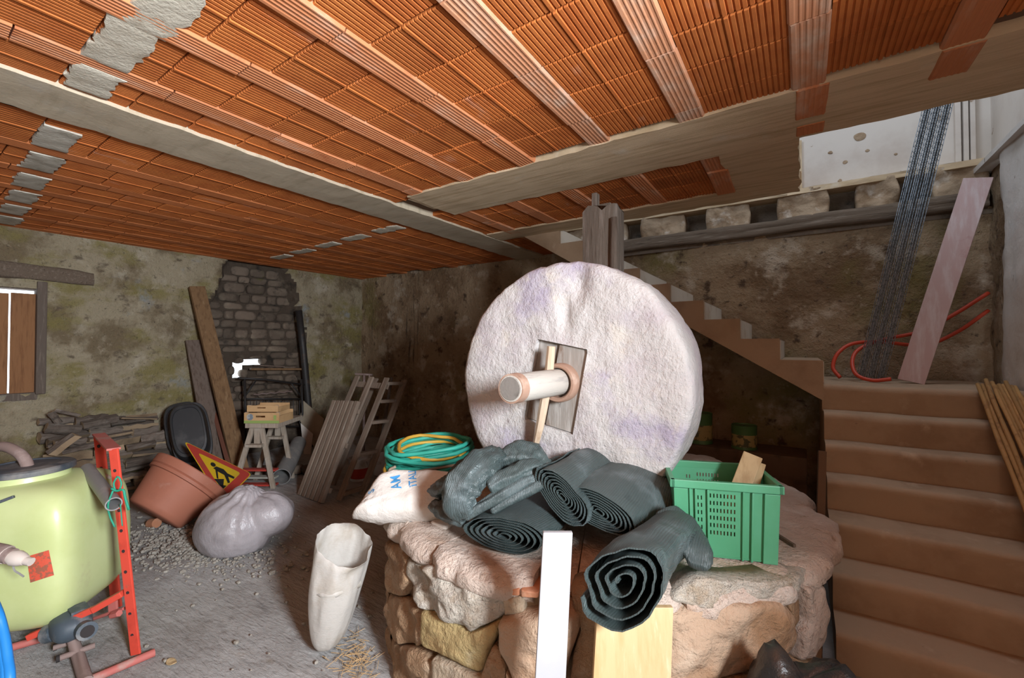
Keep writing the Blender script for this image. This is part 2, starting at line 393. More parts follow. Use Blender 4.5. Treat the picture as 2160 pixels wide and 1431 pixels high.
for (x, y, l_, dz) in ((.05, 2.55, .30, -.006), (.545, 2.51, .22, -.006), (-.47, 3.46, .50, -.006), (.05, 2.86, .12, -.004)):
    o = build(rib_mesh(l_), 'exposed_rib_tile', m_rib, ceiling, local=True); o.location = (x, y, 2.791+dz); o.rotation_euler = (0, 0, .02)
# mortar patches between the ribs
def mpatch(x, y, wx, wy, mat, sd):
    b = MB(); n, m2 = 16, 8; 
    def fn(u, v):
        ey = .022*fbm((u*3, sd, 1), 2.2, 3)+.008*fbm((u*9, sd, 2), 3, 3); ex = .006*fbm((v*4, sd, 5), 2, 2)
        xx = x+(u-.5)*wx+(ex if u in (0., 1.) else 0); yy = y+(v-.5)*wy+ey*(2*abs(v-.5))
        e = min(u, 1-u, v, 1-v)
        return V((xx, yy, 2.788+(.004 if e == 0 else 0)+.004*fbm((xx, yy, sd), 9, 4)))
    b.grid(n, m2, fn); e_ = [fn(i/n, 0.) for i in range(n+1)]+[fn(1., j/m2) for j in range(1, m2+1)]+[fn(1-i/n, 1.) for i in range(1, n+1)]+[fn(0., 1-j/m2) for j in range(1, m2)]
    k = len(e_); b.add(e_+[p+V((0, 0, .03)) for p in e_], [(i, (i+1) % k, k+(i+1) % k, k+i) for i in range(k)])
    build(b, 'mortar_patch', mat, ceiling, smooth=True, weld=1e-4, sharp=.9)
for i, (px, py, wx) in enumerate(((195, 170, .27), (255, 95, .40), (350, 12, .42))):
    p = PZ(px, py, 2.8); mpatch(p.x, p.y, wx, .15, m_mort, 40+i)
for k in range(6): mpatch(-3.58-.54*k, .61+.03*k, .38, .15, m_mortd, 50+k)
for k in range(5): mpatch(-3.52-.57*k, 2.98+.035*k, .38, .13, m_mort, 60+k)
p = PZ(915, 425, 2.8); mpatch(p.x+.05, p.y, .36, .30, m_conc2, 71)
# left wall ------------------------------------------------------------
NICHE = [(2.86, 2.95), (2.72, 2.45), (2.57, 2.12), (2.52, 1.8), (2.50, -.1), (4.0, -.1), (3.95, 1.7), (3.86, 2.2), (3.60, 2.95)]
def sdist(y, z, poly):
    ins = False; d = 9
    for i in range(len(poly)):
        (ax, ay), (bx_, by_) = poly[i], poly[(i+1) % len(poly)]
        if (ay > z) != (by_ > z) and y < (bx_-ax)*(z-ay)/(by_-ay)+ax: ins = not ins
        L2 = (bx_-ax)**2+(by_-ay)**2; t = max(0, min(1, ((y-ax)*(bx_-ax)+(z-ay)*(by_-ay))/L2))
        d = min(d, math.hypot(y-ax-t*(bx_-ax), z-ay-t*(by_-ay)))
    return d if ins else -d
def wl(y, z):
    d = sdist(y, z, NICHE)+.05*fbm((y, z, 4), 5, 3)
    t = max(0, min(1, (d+.01)/.06)); rec = .24*t*t*(3-2*t)
    return XL-rec+.022*fbm((y, z, 1), 1.7, 4)+.008*fbm((y, z, 2), 9, 3)-.05*max(0, .35-z)
WY0, WY1, WZ0, WZ1 = -.25, 1.02, 1.12, 2.20
def in_hole(y, z):
    if WY0 < y < WY1 and WZ0 < z < WZ1: return True
    if 2.98 < y < 3.10 and 1.12 < z < 1.36: return True
    if 3.04 < y < 3.36 and 1.33 < z < 1.42: return True
    return False
NU, NV = 190, 72
mb = MB(); mb.grid(NU, NV, lambda u, v: V((wl(YF-.3+8.1*u, -.1+3.0*v), YF-.3+8.1*u, -.1+3.0*v)), skip=lambda u, v: in_hole(YF-.3+8.1*u, -.1+3.0*v))
mb.mi = [1 if sdist(sum(mb.v[i].y for i in f)/4, sum(mb.v[i].z for i in f)/4, NICHE)+.06*fbm((sum(mb.v[i].y for i in f)/4, sum(mb.v[i].z for i in f)/4, 9), 6, 3) > -.02 else 0 for f in mb.f]
m_soot = M('sooty_earth_mortar', (.085, .062, .045), .95, [((.14, .11, .08), 5, .5, .7), ((.03, .025, .02), 4, .52, .7)], [(20, .8, .02)])
wall_left = struct(mb, 'wall_left', [m_wl, m_soot], smooth=True)
ns = 0; z = .1
while z < 2.74:
    hh = rnd.uniform(.085, .15); y = 2.5
    while y < 4.0:
        ww = rnd.uniform(.12, .34)
        yc, zc = y+ww/2, z+hh/2
        if sdist(yc, zc, NICHE) > .05 and not any(in_hole(yc+a*ww*.5, zc+b*hh*.5) for a in (-1, -.5, 0, .5, 1) for b in (-1, 0, 1)) and zc > .55 - 0*yc:
            b = MB(); j = lambda s: s*rnd.uniform(.86, 1.08)
            b.patch([(yc-j(ww/2), zc-j(hh/2)), (yc, zc-j(hh/2)), (yc+j(ww/2), zc-j(hh/2)), (yc+j(ww/2), zc+j(hh/2)), (yc, zc+j(hh/2)), (yc-j(ww/2), zc+j(hh/2))],
                    lambda s, t, h: V((XL-.23+h, s, t)), rnd.uniform(.015, .05), .05, 16, .03, 9, ns, prof=[(1, 0), (.92, .7), (.6, 1)])
            build(b, 'stone', m_rub, wall_left, smooth=True); ns += 1
        y += ww+.008
    z += hh+.006
for i, (yc, zc, wy, hz) in enumerate(((3.06, 1.385, .13, .10), (2.955, 1.24, .09, .16), (3.13, 1.19, .12, .14), (3.30, 1.435, .20, .06), (3.03, 1.10, .18, .07), (3.40, 1.37, .10, .12))):
    b = MB(); b.patch([(yc+wy*.55*math.cos(k*pi/4)*rnd.uniform(.8, 1.1), zc+hz*.55*math.sin(k*pi/4)*rnd.uniform(.8, 1.1)) for k in range(8)], lambda s, t, h: V((XL-.25+h, s, t)), .05, .05, 18, .03, 9, i+400, prof=[(1, 0), (.92, .7), (.6, 1)])
    build(b, 'stone', m_rub, wall_left, smooth=True)
# back wall --------------------------------------------------------------
def wb(x, z): return YB-.03*fbm((x, z, 7), 1.6, 4)-.010*fbm((x, z, 9), 8, 3)
mb = MB(); mb.grid(110, 64, lambda u, v: V((-6.9+5.03*u, wb(-6.9+5.03*u, -.1+2.96*v), -.1+2.96*v)))
mb.grid(80, 62, lambda u, v: V((-1.87+3.37*u, wb(-1.87+3.37*u, -.1+2.82*v), -.1+2.82*v)))
wall_back = struct(mb, 'wall_back', m_wb, smooth=True, sharp=.9)
mb = MB()
def flint(u, v):
    x = -1.95+3.2*u; a = 2*pi*v; q = 1/max(abs(math.cos(a)), abs(math.sin(a))); q = min(q, 1.3)
    k = 1+.16*fbm((x*.5, math.cos(a)*2, math.sin(a)*2), 2.2, 4)+.06*fbm((x*1.2, math.cos(a)*5, math.sin(a)*5), 4, 3)
    return V((x, 5.01-.075*math.cos(a)*q*k, 2.765+.01*u+.015*fbm((x, 1, 2), 1.5, 2)+.066*math.sin(a)*q*k))
mb.grid(90, 28, flint)
build(mb, 'timber_lintel', m_timb, wall_back, 'long weathered timber set in the wall under the joist holes', smooth=True)
mb = MB(); bx(-2.9, 1.6, 5.24, 5.30, 2.6, 3.2); build(mb, 'cavity_back', m_rub, wall_back)  # dark stone colour stands in for the shade deep in the joist holes
mb = MB(); bx(-2.9, 1.6, 4.99, 5.3, 2.66, 2.70); build(mb, 'cavity_sill', m_rub, wall_back)
edges = [(-2.9, -1.74), (-1.50, -1.09), (-.80, -.46), (-.15, .19), (.46, .68), (.97, 1.22)]
for i, (a, b_) in enumerate(edges):
    q = MB(); a -= .03; b_ += .03; q.patch([(a, 2.80), ((a+b_)/2, 2.79), (b_, 2.80), (b_+.015, 2.95), (b_-.01, 3.10), ((a+b_)/2, 3.11), (a, 3.10), (a-.012, 2.94)], lambda s, t, h: V((s, 5.0-h, t)), .028, .22, 64, .045, 8, i+20, prof=[(1, 0), (.96, .6), (.91, .85), (.84, 1), (.75, 1), (.65, 1), (.55, 1), (.45, 1), (.35, 1), (.25, 1), (.12, 1)])
    build(q, 'masonry_block', m_block, wall_back, smooth=True)
mb = MB(); mb.grid(60, 3, lambda u, v: V((-2.9+4.2*u, 4.955-.012*fbm((u*9, v, 3), 3)+.0, 3.055+.05*v))); mb.grid(60, 2, lambda u, v: V((-2.9+4.2*u, 4.955-.012*fbm((u*9, 1, 3), 3)+.2*v, 3.105+.006*fbm((u*9, v, 5), 4))))
mb.grid(60, 2, lambda u, v: V((-2.9+4.2*u, 4.955-.012*fbm((u*9, 0, 3), 3)+.2*v, 3.055)))
build(mb, 'ledge', m_conc2, wall_back, smooth=True, sharp=.6)
mb = MB(); bx(-3.0, 1.7, 5.08, 5.2, 3.1, 5.3); build(mb, 'upper_plaster', m_up, wall_back, 'white plastered wall of the upper storey')
for (px, py, s) in ((1812, 288, .05), (1752, 322, .018), (1783, 342, .02), (1830, 318, .015), (1772, 381, .018), (1990, 245, .045), (1890, 325, .012)):
    p = PY(px, py, 5.08); b = MB(); r2 = random.Random(px)
    b.patch([(p.x+s*1.2*math.cos(k*.9)*r2.uniform(.6, 1.2), p.z+s*math.sin(k*.9)*r2.uniform(.6, 1.1)) for k in range(7)], lambda u, v, h: V((u, 5.078-h, v)), .004, .01, 16, .003, 20)
    build(b, 'plaster_scar', m_block, wall_back)
p = PY(1694, 345, 5.06); mb = MB(); bx(-.02, .02, 5.04, 5.09, 3.1, 3.6); build(mb, 'plaster_edge', m_conc2, wall_back)
# right wall (window beside the camera, whitewash stopping short of the corner)
mb = MB()
W2 = (-.28, .52, 1.42, 2.52)
mb.grid(150, 62, lambda u, v: V((XR+.02*fbm((7, -2.9+7.53*u, -.1+3.1*v), 1.5, 4)+.006*fbm((3, -2.9+7.53*u, -.1+3.1*v), 9, 3)+(.03*max(0, 1-(1-u)*60)), -2.9+7.53*u+(.05*fbm((v*3, 1, 5), 3, 4) if u == 1 else 0), -.1+3.1*v)),
        skip=lambda u, v: W2[0] < -2.9+7.53*u < W2[1] and W2[2] < -.1+3.1*v < W2[3])
wall_right = struct(mb, 'wall_right', m_ww, smooth=True)
mb = MB(); mb.grid(8, 60, lambda u, v: V((XR+.07-.03*fbm((1, 4.5+.8*u, 3.1*v), 3, 4), 4.5+.8*u, -.1+3.12*v))); build(mb, 'bare_masonry', m_wb, wall_right, 'bare brown masonry in the corner', smooth=True)
mb = MB(); bx(1.17, 1.5, -2.9, 5.3, 2.99, 3.03); build(mb, 'wall_ledge', m_ww, wall_right)
mb = MB(); bx(1.30, 1.42, -2.9, 5.3, 3.0, 5.3); build(mb, 'upper_plaster', m_up, wall_right, 'white plastered upper wall')
mb = MB()
for a, b_ in (((1.2, W2[0], W2[2]-.03), (1.55, W2[1], W2[2])), ((1.2, W2[0], W2[3]), (1.55, W2[1], W2[3]+.03)), ((1.2, W2[0]-.03, W2[2]), (1.55, W2[0], W2[3])), ((1.2, W2[1], W2[2]), (1.55, W2[1]+.03, W2[3]))):
    bx(a[0], b_[0], a[1], b_[1], a[2], b_[2])
o = struct(mb, 'window_2', m_block)
mb = MB()
for x, wd_, mt in ((1.10, .035, m_up), (1.145, .03, m_conc), (1.185, .03, m_up)): mb.box((x, 5.055, 4.0), (wd_, .05+.02*(x > 1.12), 1.8))
struct(mb, 'trim_1', m_up, bevel=.004)
# rear wall with doorway, and the shell of the upper storey
mb = MB(); bx(-6.9, -3.25, -2.75, -2.6, -.1, 2.85); bx(-1.95, 1.5, -2.75, -2.6, -.1, 2.85); bx(-3.25, -1.95, -2.75, -2.6, 2.3, 2.85)
struct(mb, 'wall_rear', m_rub)
mb = MB()
for k in range(6): bx(-3.25+.217*k, -3.25+.217*k+.212, -2.70, -2.66, 0, 2.3)
struct(mb, 'light_block_door', m_timb)  # unseen planks, added to shut the doorway against the sky light
mb = MB(); bx(-3.0, -2.9, -2.9, 5.3, 3.0, 5.3); bx(-3.0, 1.6, -2.9, -2.8, 3.0, 5.3); bx(-3.0, 1.6, -2.9, 5.3, 5.2, 5.3)
struct(mb, 'wall_upper', m_up)
# window of the left wall with its shutters
m_plank = M('brown_shutter_wood', (.30, .14, .06), .8, [((.20, .085, .035), 6, .45, .7, 'noise', (6, 6, .6))], [(20, .4, .006, 'noise', (6, 6, .5))], rand=.12)
m_frame = M('dark_window_wood', (.13, .10, .08), .9, [((.2, .16, .13), 9, .5, .72, 'noise', (6, 6, .6))], [(18, .5, .008, 'noise', (6, 6, .5))])
mb = MB(); bx(-6.72, -6.56, 1.0, 1.075, 1.10, 2.27); bx(-6.74, -6.60, WY0, 1.02, 1.04, 1.12); bx(-6.74, -6.60, -.32, -.25, 1.1, 2.27)
mb.box((-6.72, .38, 2.215), (.16, 1.3, .07))
window_1 = struct(mb, 'window_1', m_frame, bevel=.01)
for a, b_, zt in ((-.26, .12, 2.135), (.122, .47, 2.14), (.472, .817, 2.13), (.831, 1.012, 2.14)):
    mb = MB(); bx(-6.66, -6.635, a, b_, 1.105, zt); build(mb, 'shutter_plank', m_plank, window_1, bevel=.003)
mb = MB()
def fl2(u, v):
    y = -.5+1.93*u; a = 2*pi*v; q = min(1.3, 1/max(abs(math.cos(a)), abs(math.sin(a)))); k = 1+.22*fbm((y*.8, math.cos(a)*2, math.sin(a)*2), 2.2, 4)-.35*max(0, u-.93)*14*max(0, math.sin(a))
    return V((-6.60+.05*math.cos(a)*q*k, y, 2.375-.02*u+.075*math.sin(a)*q*k))
mb.grid(50, 24, fl2); k_ = len(mb.v); mb.add([fl2(1, i/24) for i in range(24)], [tuple(range(24))])
build(mb, 'window_lintel', m_timb, window_1, 'dark timber lintel over the shuttered window', smooth=True)

# ================================================================== staircase
st = thing('concrete_staircase', 'bare concrete staircase rising to a landing and turning left up the back wall', 'staircase', (.65, 3.2, 0))
SX0, SX1 = .13, 1.165
ZL = 1.315
YS = [3.98, 3.80, 3.63, 3.43, 3.18, 2.93, 2.68, 2.43]
def step_mesh(x0, x1, yf, yb, z1, z0, seed, axis='y'):
    """tread with a worn rounded nosing; profile runs along y"""
    m = MB(); r = .035
    prof = [(yb, z0), (yf+.012, z0), (yf+.006, z1-.10), (yf-.004, z1-r-.01)] + [(yf-.004+r*(1-math.cos(a)), z1-r+r*math.sin(a)) for a in (.35, .8, 1.2, pi/2)] + [(yf+.1, z1+.001), (yb, z1)]
    n = 16; k = len(prof); vs = []
    for i in range(n+1):
        x = x0+(x1-x0)*i/n
        for y, z in prof:
            d = .010*fbm((x*1.3, z*3, seed), 2.2, 4)+.003*fbm((x, z*3, seed+3), 14, 2)
            vs.append(V((x, y+d, z+.6*d)) if z > z0 else V((x, y, z)))
    fs = [(i*k+j, i*k+(j+1) % k, (i+1)*k+(j+1) % k, (i+1)*k+j) for i in range(n) for j in range(k)]
    fs += [tuple(range(k-1, -1, -1)), tuple(n*k+j for j in range(k))]
    return m.add(vs, fs)
for i in range(1, 8):
    z1 = ZL*(1-i/7)+.0
    if i == 7: continue
    build(step_mesh(SX0, SX1, YS[i], YS[i-1]+.03, z1, max(0, z1-.24), i), 'step', m_stair, st, smooth=True, sharp=.7)
mb = MB(); bx(SX0, SX1, 2.66, 3.99, .0, .18, mb); 
# solid flank under the lower flight
fl = [(YS[6]+.03, 0), (4.9, 0), (4.9, ZL-.12), (YS[0]+.03, ZL-.12)]
for i in range(1, 7): fl += [(YS[i-1]+.03, ZL*(1-i/7)-.03), (YS[i]+.03, ZL*(1-i/7)-.03)]
mb = MB(); mb.prism(fl, SX0+.005, SX0+.08, lambda y, z, x: V((x, y, z))); build(mb, 'flank', m_stair, st)
build(step_mesh(SX0-.005, SX1, YS[0], 4.95, ZL, ZL-.20, 31), 'landing', m_stair, st, smooth=True, sharp=.7)
# upper flight: sawtooth string with treads and risers
RUN, RIS = .275, .166
NU_ = 9
for k in range(1, NU_+1):
    xr = SX0-.0-RUN*(k-1); zt = ZL+.01+RIS*k
    mb = MB(); xe = xr-RUN-.02
    zb = max(ZL-.12, zt-RIS-.012)
    mb.box(((xr+xe)/2, 4.46, zt-.03), (xr-xe, .95, .06)); mb.box((xr-.02, 4.46, zt-RIS/2-.01), (.04, .945, RIS+.02))
    build(mb, 'step', m_stair, st, bevel=.006)
    mb = MB(); mb.box((xr+.004, 4.47, zt-RIS/2-.005), (.012, .93, RIS-.015)); build(mb, 'riser_board', m_stairw, st)
pts = [(SX0+.005, ZL-.12)]
for k in range(1, NU_+1): pts += [(SX0+.005-RUN*(k-1), ZL+.01+RIS*k-(.0)), (SX0+.005-RUN*k, ZL+.01+RIS*k)]
xe = SX0-RUN*NU_
pts += [(xe, 2.79), (-2.50, 2.79), (SX0+.005, 1.19)]
mb = MB(); mb.prism(pts, 3.975, 4.02, lambda x, z, y: V((x, y, z))); build(mb, 'string', m_stair, st, 'sawtooth side string of the upper flight')
mb = MB(); mb.add([(SX0, 4.0, 1.19), (-2.5, 4.0, 2.79), (-2.5, 4.97, 2.79), (SX0, 4.97, 1.19)], [(0, 1, 2, 3)]); mb.add([(SX0, 4.0, 1.25), (-2.5, 4.0, 2.85), (-2.5, 4.97, 2.85), (SX0, 4.97, 1.25)], [(0, 1, 2, 3)])
build(mb, 'soffit', m_stair, st)
# ================================================================== mill base
BC = V((-1.10, 2.55, 0)); BR = 1.22; BT = .74
m_cap = M('pinkish_white_stone', (.60, .48, .40), .9, [((.48, .33, .24), 4, .5, .75), ((.70, .62, .55), 7, .52, .72), ((.36, .24, .16), 10, .62, .74)], [(18, .9, .035), (60, .8, .014)], rand=.05)
m_brown = M('brown_field_stone', (.38, .24, .14), .92, [((.26, .15, .08), 5, .45, .7), ((.50, .38, .27), 6, .55, .75), ((.14, .09, .06), 8, .62, .74)], [(12, .9, .05), (45, .8, .016)])
m_yel = M('yellow_field_stone', (.48, .36, .17), .92, [((.38, .25, .11), 5, .45, .7), ((.56, .47, .28), 8, .55, .75)], [(12, .9, .04), (45, .8, .014)])
m_beige = M('beige_field_stone', (.50, .40, .29), .92, [((.38, .26, .16), 4, .45, .7), ((.60, .52, .42), 7, .55, .75)], [(10, .9, .04), (45, .8, .014)])
m_pink = M('smooth_pinkish_stone', (.46, .32, .22), .9, [((.34, .19, .10), 3, .45, .72), ((.56, .43, .32), 5, .55, .75), ((.22, .13, .07), 6, .64, .76)], [(9, .8, .04), (45, .7, .012)])
m_lime = M('crumbling_lime_render', (.64, .57, .48), .95, [((.48, .37, .26), 7, .48, .7), ((.72, .67, .60), 12, .55, .75)], [(20, 1., .045), (60, .9, .02)])
m_brick = M('red_brick', (.50, .22, .12), .9, [((.6, .36, .24), 10, .5, .75)], [(50, .4, .005)], rand=.15)
m_joint = M('brown_earth_mortar', (.30, .19, .11), .95, [((.20, .12, .07), 5, .45, .7), ((.44, .34, .25), 9, .56, .75)], [(16, .8, .03), (70, .6, .01)])
base = thing('mill_base', 'round rubble stone mill base carrying the upright millstone', 'mill base', BC)
def cyl(a, z, h): return V((BC.x+(BR-.03+h)*math.cos(a), BC.y+(BR-.03+h)*math.sin(a), z))
def cylhit(px, py):
    d = ray(px, py); o = CAMP-BC; a = d.x*d.x+d.y*d.y; b = 2*(o.x*d.x+o.y*d.y); c = o.x*o.x+o.y*o.y-(BR-.02)**2
    q = b*b-4*a*c
    t = (-b-math.sqrt(q))/(2*a) if q > 0 else -b/(2*a)
    p = CAMP+d*t; return (math.atan2(p.y-BC.y, p.x-BC.x), p.z)
mb = MB()
mb.grid(110, 24, lambda u, v: cyl(-pi+2*pi*u, .70*v-.02, -.03+.022*fbm((math.cos(2*pi*u)*1.2, math.sin(2*pi*u)*1.2, v*.7), 6, 4)))
mb.grid(60, 10, lambda u, v: V((BC.x+1.18*v*math.cos(-2*pi*u), BC.y+1.18*v*math.sin(-2*pi*u), .695+.01*fbm((v*math.cos(2*pi*u), v*math.sin(2*pi*u), 2), 3, 3))))
build(mb, 'earth_core', m_joint, base, smooth=True)
def stone_px(px, mat, bulge, seed, amp=.018, name='stone', dz=0, thick=.09, N=76, sc_=9):
    ol = [cylhit(*p) for p in px]
    b = MB(); b.patch(ol, cyl, bulge, thick, N, amp, sc_, seed, grow=1.045, prof=[(1, 0), (.985, .45), (.96, .75), (.91, .92), (.84, .97), (.76, 1.), (.68, 1.02), (.6, 1.03), (.52, 1.03), (.44, 1.03), (.36, 1.0), (.28, 1.), (.2, 1.), (.1, 1.)])
    return build(b, name, mat, base, smooth=True)
def C2(*pts): return [(740+x/2.695, 900+y/2.695) for x, y in pts]
def C3(*pts): return [(1180+x/2.695, 900+y/2.695) for x, y in pts]
stone_px(C2((128, 545), (235, 600), (325, 715), (345, 860), (300, 960), (180, 930), (115, 900)), m_brown, .035, 1, .034)
stone_px(C2((118, 915), (180, 945), (300, 975), (415, 1040), (425, 1190), (390, 1240), (240, 1180), (110, 1100)), m_brown, .035, 2, .04)
stone_px(C2((112, 1115), (240, 1195), (385, 1255), (470, 1330), (470, 1431), (330, 1500), (180, 1500)), m_brown, .035, 3, .04)
stone_px(C2((440, 1030), (560, 1080), (700, 1150), (836, 1100), (838, 1150), (790, 1260), (745, 1390), (600, 1310), (430, 1225)), m_yel, .04, 4, .022)
stone_px(C2((875, 1075), (970, 1050), (1065, 1045), (1200, 990), (1300, 1020), (1305, 1110), (1250, 1260), (1215, 1400), (1120, 1500), (960, 1420), (870, 1220)), m_pink, .07, 5, .02)
stone_px(C2((820, 1235), (868, 1255), (900, 1340), (890, 1480), (760, 1480), (765, 1380)), m_brown, .04, 6)
stone_px(C2((905, 1360), (955, 1440), (990, 1500), (890, 1520)), m_pink, .04, 16)
stone_px(C2((490, 1300), (600, 1330), (750, 1410), (750, 1520), (480, 1520)), m_beige, .05, 7)
stone_px(C2((878, 962), (975, 955), (990, 1045), (885, 1060)), m_beige, .03, 8)
stone_px(C2((1250, 920), (1330, 900), (1400, 990), (1390, 1250), (1380, 1480), (1240, 1480), (1270, 1260), (1320, 1100), (1310, 1010)), m_brown, .04, 9, .02)
stone_px(C2((870, 903), (965, 912), (965, 950), (875, 942)), m_brick, .03, 10, .004, 'brick')
stone_px(C2((975, 915), (1075, 930), (1070, 962), (978, 955)), m_brick, .03, 11, .004, 'brick')
stone_px(C2((720, 862), (860, 890), (862, 935), (800, 925), (720, 890)), m_beige, .03, 12, .008)
stone_px(C3((240, 1010), (640, 1050), (900, 990), (1215, 965), (1290, 1080), (1310, 1160), (1240, 1290), (1060, 1330), (880, 1420), (640, 1540), (240, 1540)), m_pink, .045, 13, .034)
stone_px(C3((1240, 950), (1300, 925), (1345, 980), (1345, 1090), (1310, 1140), (1290, 1060)), m_brown, .035, 14)
stone_px(C3((1355, 900), (1445, 880), (1450, 1010), (1440, 1200), (1390, 1290), (1320, 1300), (1330, 1150), (1365, 1080)), m_cap, .06, 15, .02)
stone_px(C3((900, 1440), (1070, 1345), (1240, 1305), (1380, 1310), (1400, 1540), (900, 1560)), m_brown, .05, 17, .03)
stone_px(C2((330, 745), (420, 790), (560, 770), (690, 860), (870, 930), (885, 1040), (820, 1095), (760, 1105), (700, 1150), (640, 1110), (560, 1070), (450, 1030), (390, 960), (350, 860)), m_lime, .045, 18, .04, 'render_patch', sc_=11)
stone_px(C3((640, 985), (720, 920), (830, 860), (1010, 880), (1240, 850), (1380, 800), (1440, 830), (1300, 915), (1120, 960), (900, 985), (760, 1020)), m_lime, .03, 19, .03, 'render_patch')
# cap slabs round the rim
def capslab(a0, a1, r0, r1, z0, z1, seed, mat=m_cap):
    b = MB(); n = max(8, int((a1-a0)*44)); sec = []
    r_ = .03
    prof = [(r0, z0), (r1-r_, z0), (r1, z0+r_), (r1+.004, z0*.7+z1*.3), (r1+.005, (z0+z1)/2), (r1+.002, z0*.3+z1*.7), (r1-.004, z1-r_), (r1-r_, z1-.004), (r1-.07, z1), (r1-.12, z1), (r1-.18, z1), (r1-.24, z1), (r1-.3, z1+.002), (r1-.36, z1), ((r0+r1)/2-.1, z1), (r0, z1-.004)]
    k = len(prof); vs = []
    for i in range(n+1):
        a = a0+(a1-a0)*i/n; e = min(i, n-i)/3
        sh = 1 if e >= 1 else .965+.035*e
        for r, z in prof:
            R_ = r*(sh if r > r0 else 1); p = V((R_*math.cos(a), R_*math.sin(a), z))
            d = .022*fbm(p+V((seed, 0, 0)), 5, 4)+.014*fbm(p+V((0, seed, 0)), 17, 4)
            if r > r0+.2: p = V(((R_+d)*math.cos(a), (R_+d)*math.sin(a), z+.35*d*(z > z0)))
            vs.append(V((BC.x, BC.y, 0))+p)
    fs = [(i*k+j, i*k+(j+1) % k, (i+1)*k+(j+1) % k, (i+1)*k+j) for i in range(n) for j in range(k)]
    fs += [tuple(range(k-1, -1, -1)), tuple(n*k+j for j in range(k))]
    b.add(vs, fs); build(b, 'cap_slab', mat, base, smooth=True, sharp=1.0)
def ang(px, py):
    p = PZ(px, py, BT-.03)-BC; return math.atan2(p.y, p.x)
a1_, a2_, a3_, a4_, a5_, a6_ = ang(790, 1130), ang(938, 1160), ang(1130, 1230), ang(1215, 1250), ang(1440, 1260), ang(1640, 1200)
cuts = [a1_-2*pi if a1_ > 0 else a1_, a2_, a3_, a4_, a5_, a6_, .25, .95, 1.7, 2.4, 3.1]
cuts = sorted(cuts)
for i in range(len(cuts)):
    a0 = cuts[i]; a1 = cuts[i+1] if i+1 < len(cuts) else cuts[0]+2*pi
    rec = .06 if abs(a0-a3_) < 1e-6 else 0
    capslab(a0+.004, a1-.004, .55, BR+.015-rec, BT-(.115 if i < 6 else .13), BT-rec*.3, i*5.1)
# ================================================================== millstone
MC = V((-1.04, 2.0, 1.395)); MR = .645; MT = .345
m_mill = M('lilac_stained_limestone', (.58, .55, .53), .92, [((.50, .44, .46), 2.4, .42, .66), ((.40, .35, .46), 2.9, .54, .74, 'noise', None, .85), ((.64, .59, .53), 6, .56, .75), ((.30, .25, .25), 9, .66, .78, 'noise', None, .8)],
           [(10, .3, .03), (34, .65, .02), (110, .5, .006)])
m_old = M('weathered_grey_wood', (.30, .27, .24), .85, [((.42, .39, .36), 7, .45, .7, 'noise', (6, 6, .6)), ((.17, .10, .06), 4, .55, .72, 'noise', (4, 4, .7)), ((.10, .08, .07), 12, .63, .73, 'noise', (6, 6, .5))], [(18, .4, .005, 'noise', (6, 6, .5))])
m_axle = M('pale_weathered_axle', (.46, .42, .37), .8, [((.32, .295, .27), 6, .48, .7, 'noise', (5, .6, 5)), ((.22, .18, .15), 5, .64, .74)], [(25, .4, .005, 'noise', (5, .6, 5))])
m_band = M('rusty_iron_band', (.40, .25, .18), .75, [((.52, .38, .3), 9, .5, .7), ((.24, .13, .09), 14, .55, .72)], [(60, .3, .003)], metal=.3)
m_peg = M('pale_split_wood', (.56, .43, .31), .85, [((.42, .28, .18), 6, .5, .72, 'noise', (6, 6, .7)), ((.25, .16, .1), 9, .64, .74)], [(20, .5, .006, 'noise', (6, 6, .6))])
mill = thing('millstone', 'large white upright millstone with a wooden axle through its square socket', 'millstone', (MC.x, MC.y+MT/2, BT))
b = MB(); n = 128
sockpts = [PY(1132, 715, MC.y), PY(1240, 738, MC.y), PY(1208, 918, MC.y), PY(1103, 885, MC.y)]
SQ = [V((p.x-MC.x, p.z-MC.z)) for p in sockpts]
def sq_r(a):      # distance from centre to the socket edge at angle a
    d = V((math.cos(a), math.sin(a))); best = 9
    for i in range(4):
        p, q = SQ[i], SQ[(i+1) % 4]; e = q-p; den = d.x*e.y-d.y*e.x
        if abs(den) < 1e-9: continue
        t = (p.x*e.y-p.y*e.x)/den; s_ = (p.x*d.y-p.y*d.x)/den
        if t > 0 and -1e-6 <= s_ <= 1+1e-6: best = min(best, t)
    return best
rings = [('s', 0.05), ('s', 0.0), .12, .25, .36, .47, .57, .66, .74, .81, .87, .92, .955, .98, .994, 1.0, 1.0, 1.0, 1.0, .995, .97, .9, .5, .05]
ys = [None]*13 + [.012, .03, .055, .10, .17, .24, .29, .325, .34, .345, .345]
vs = []
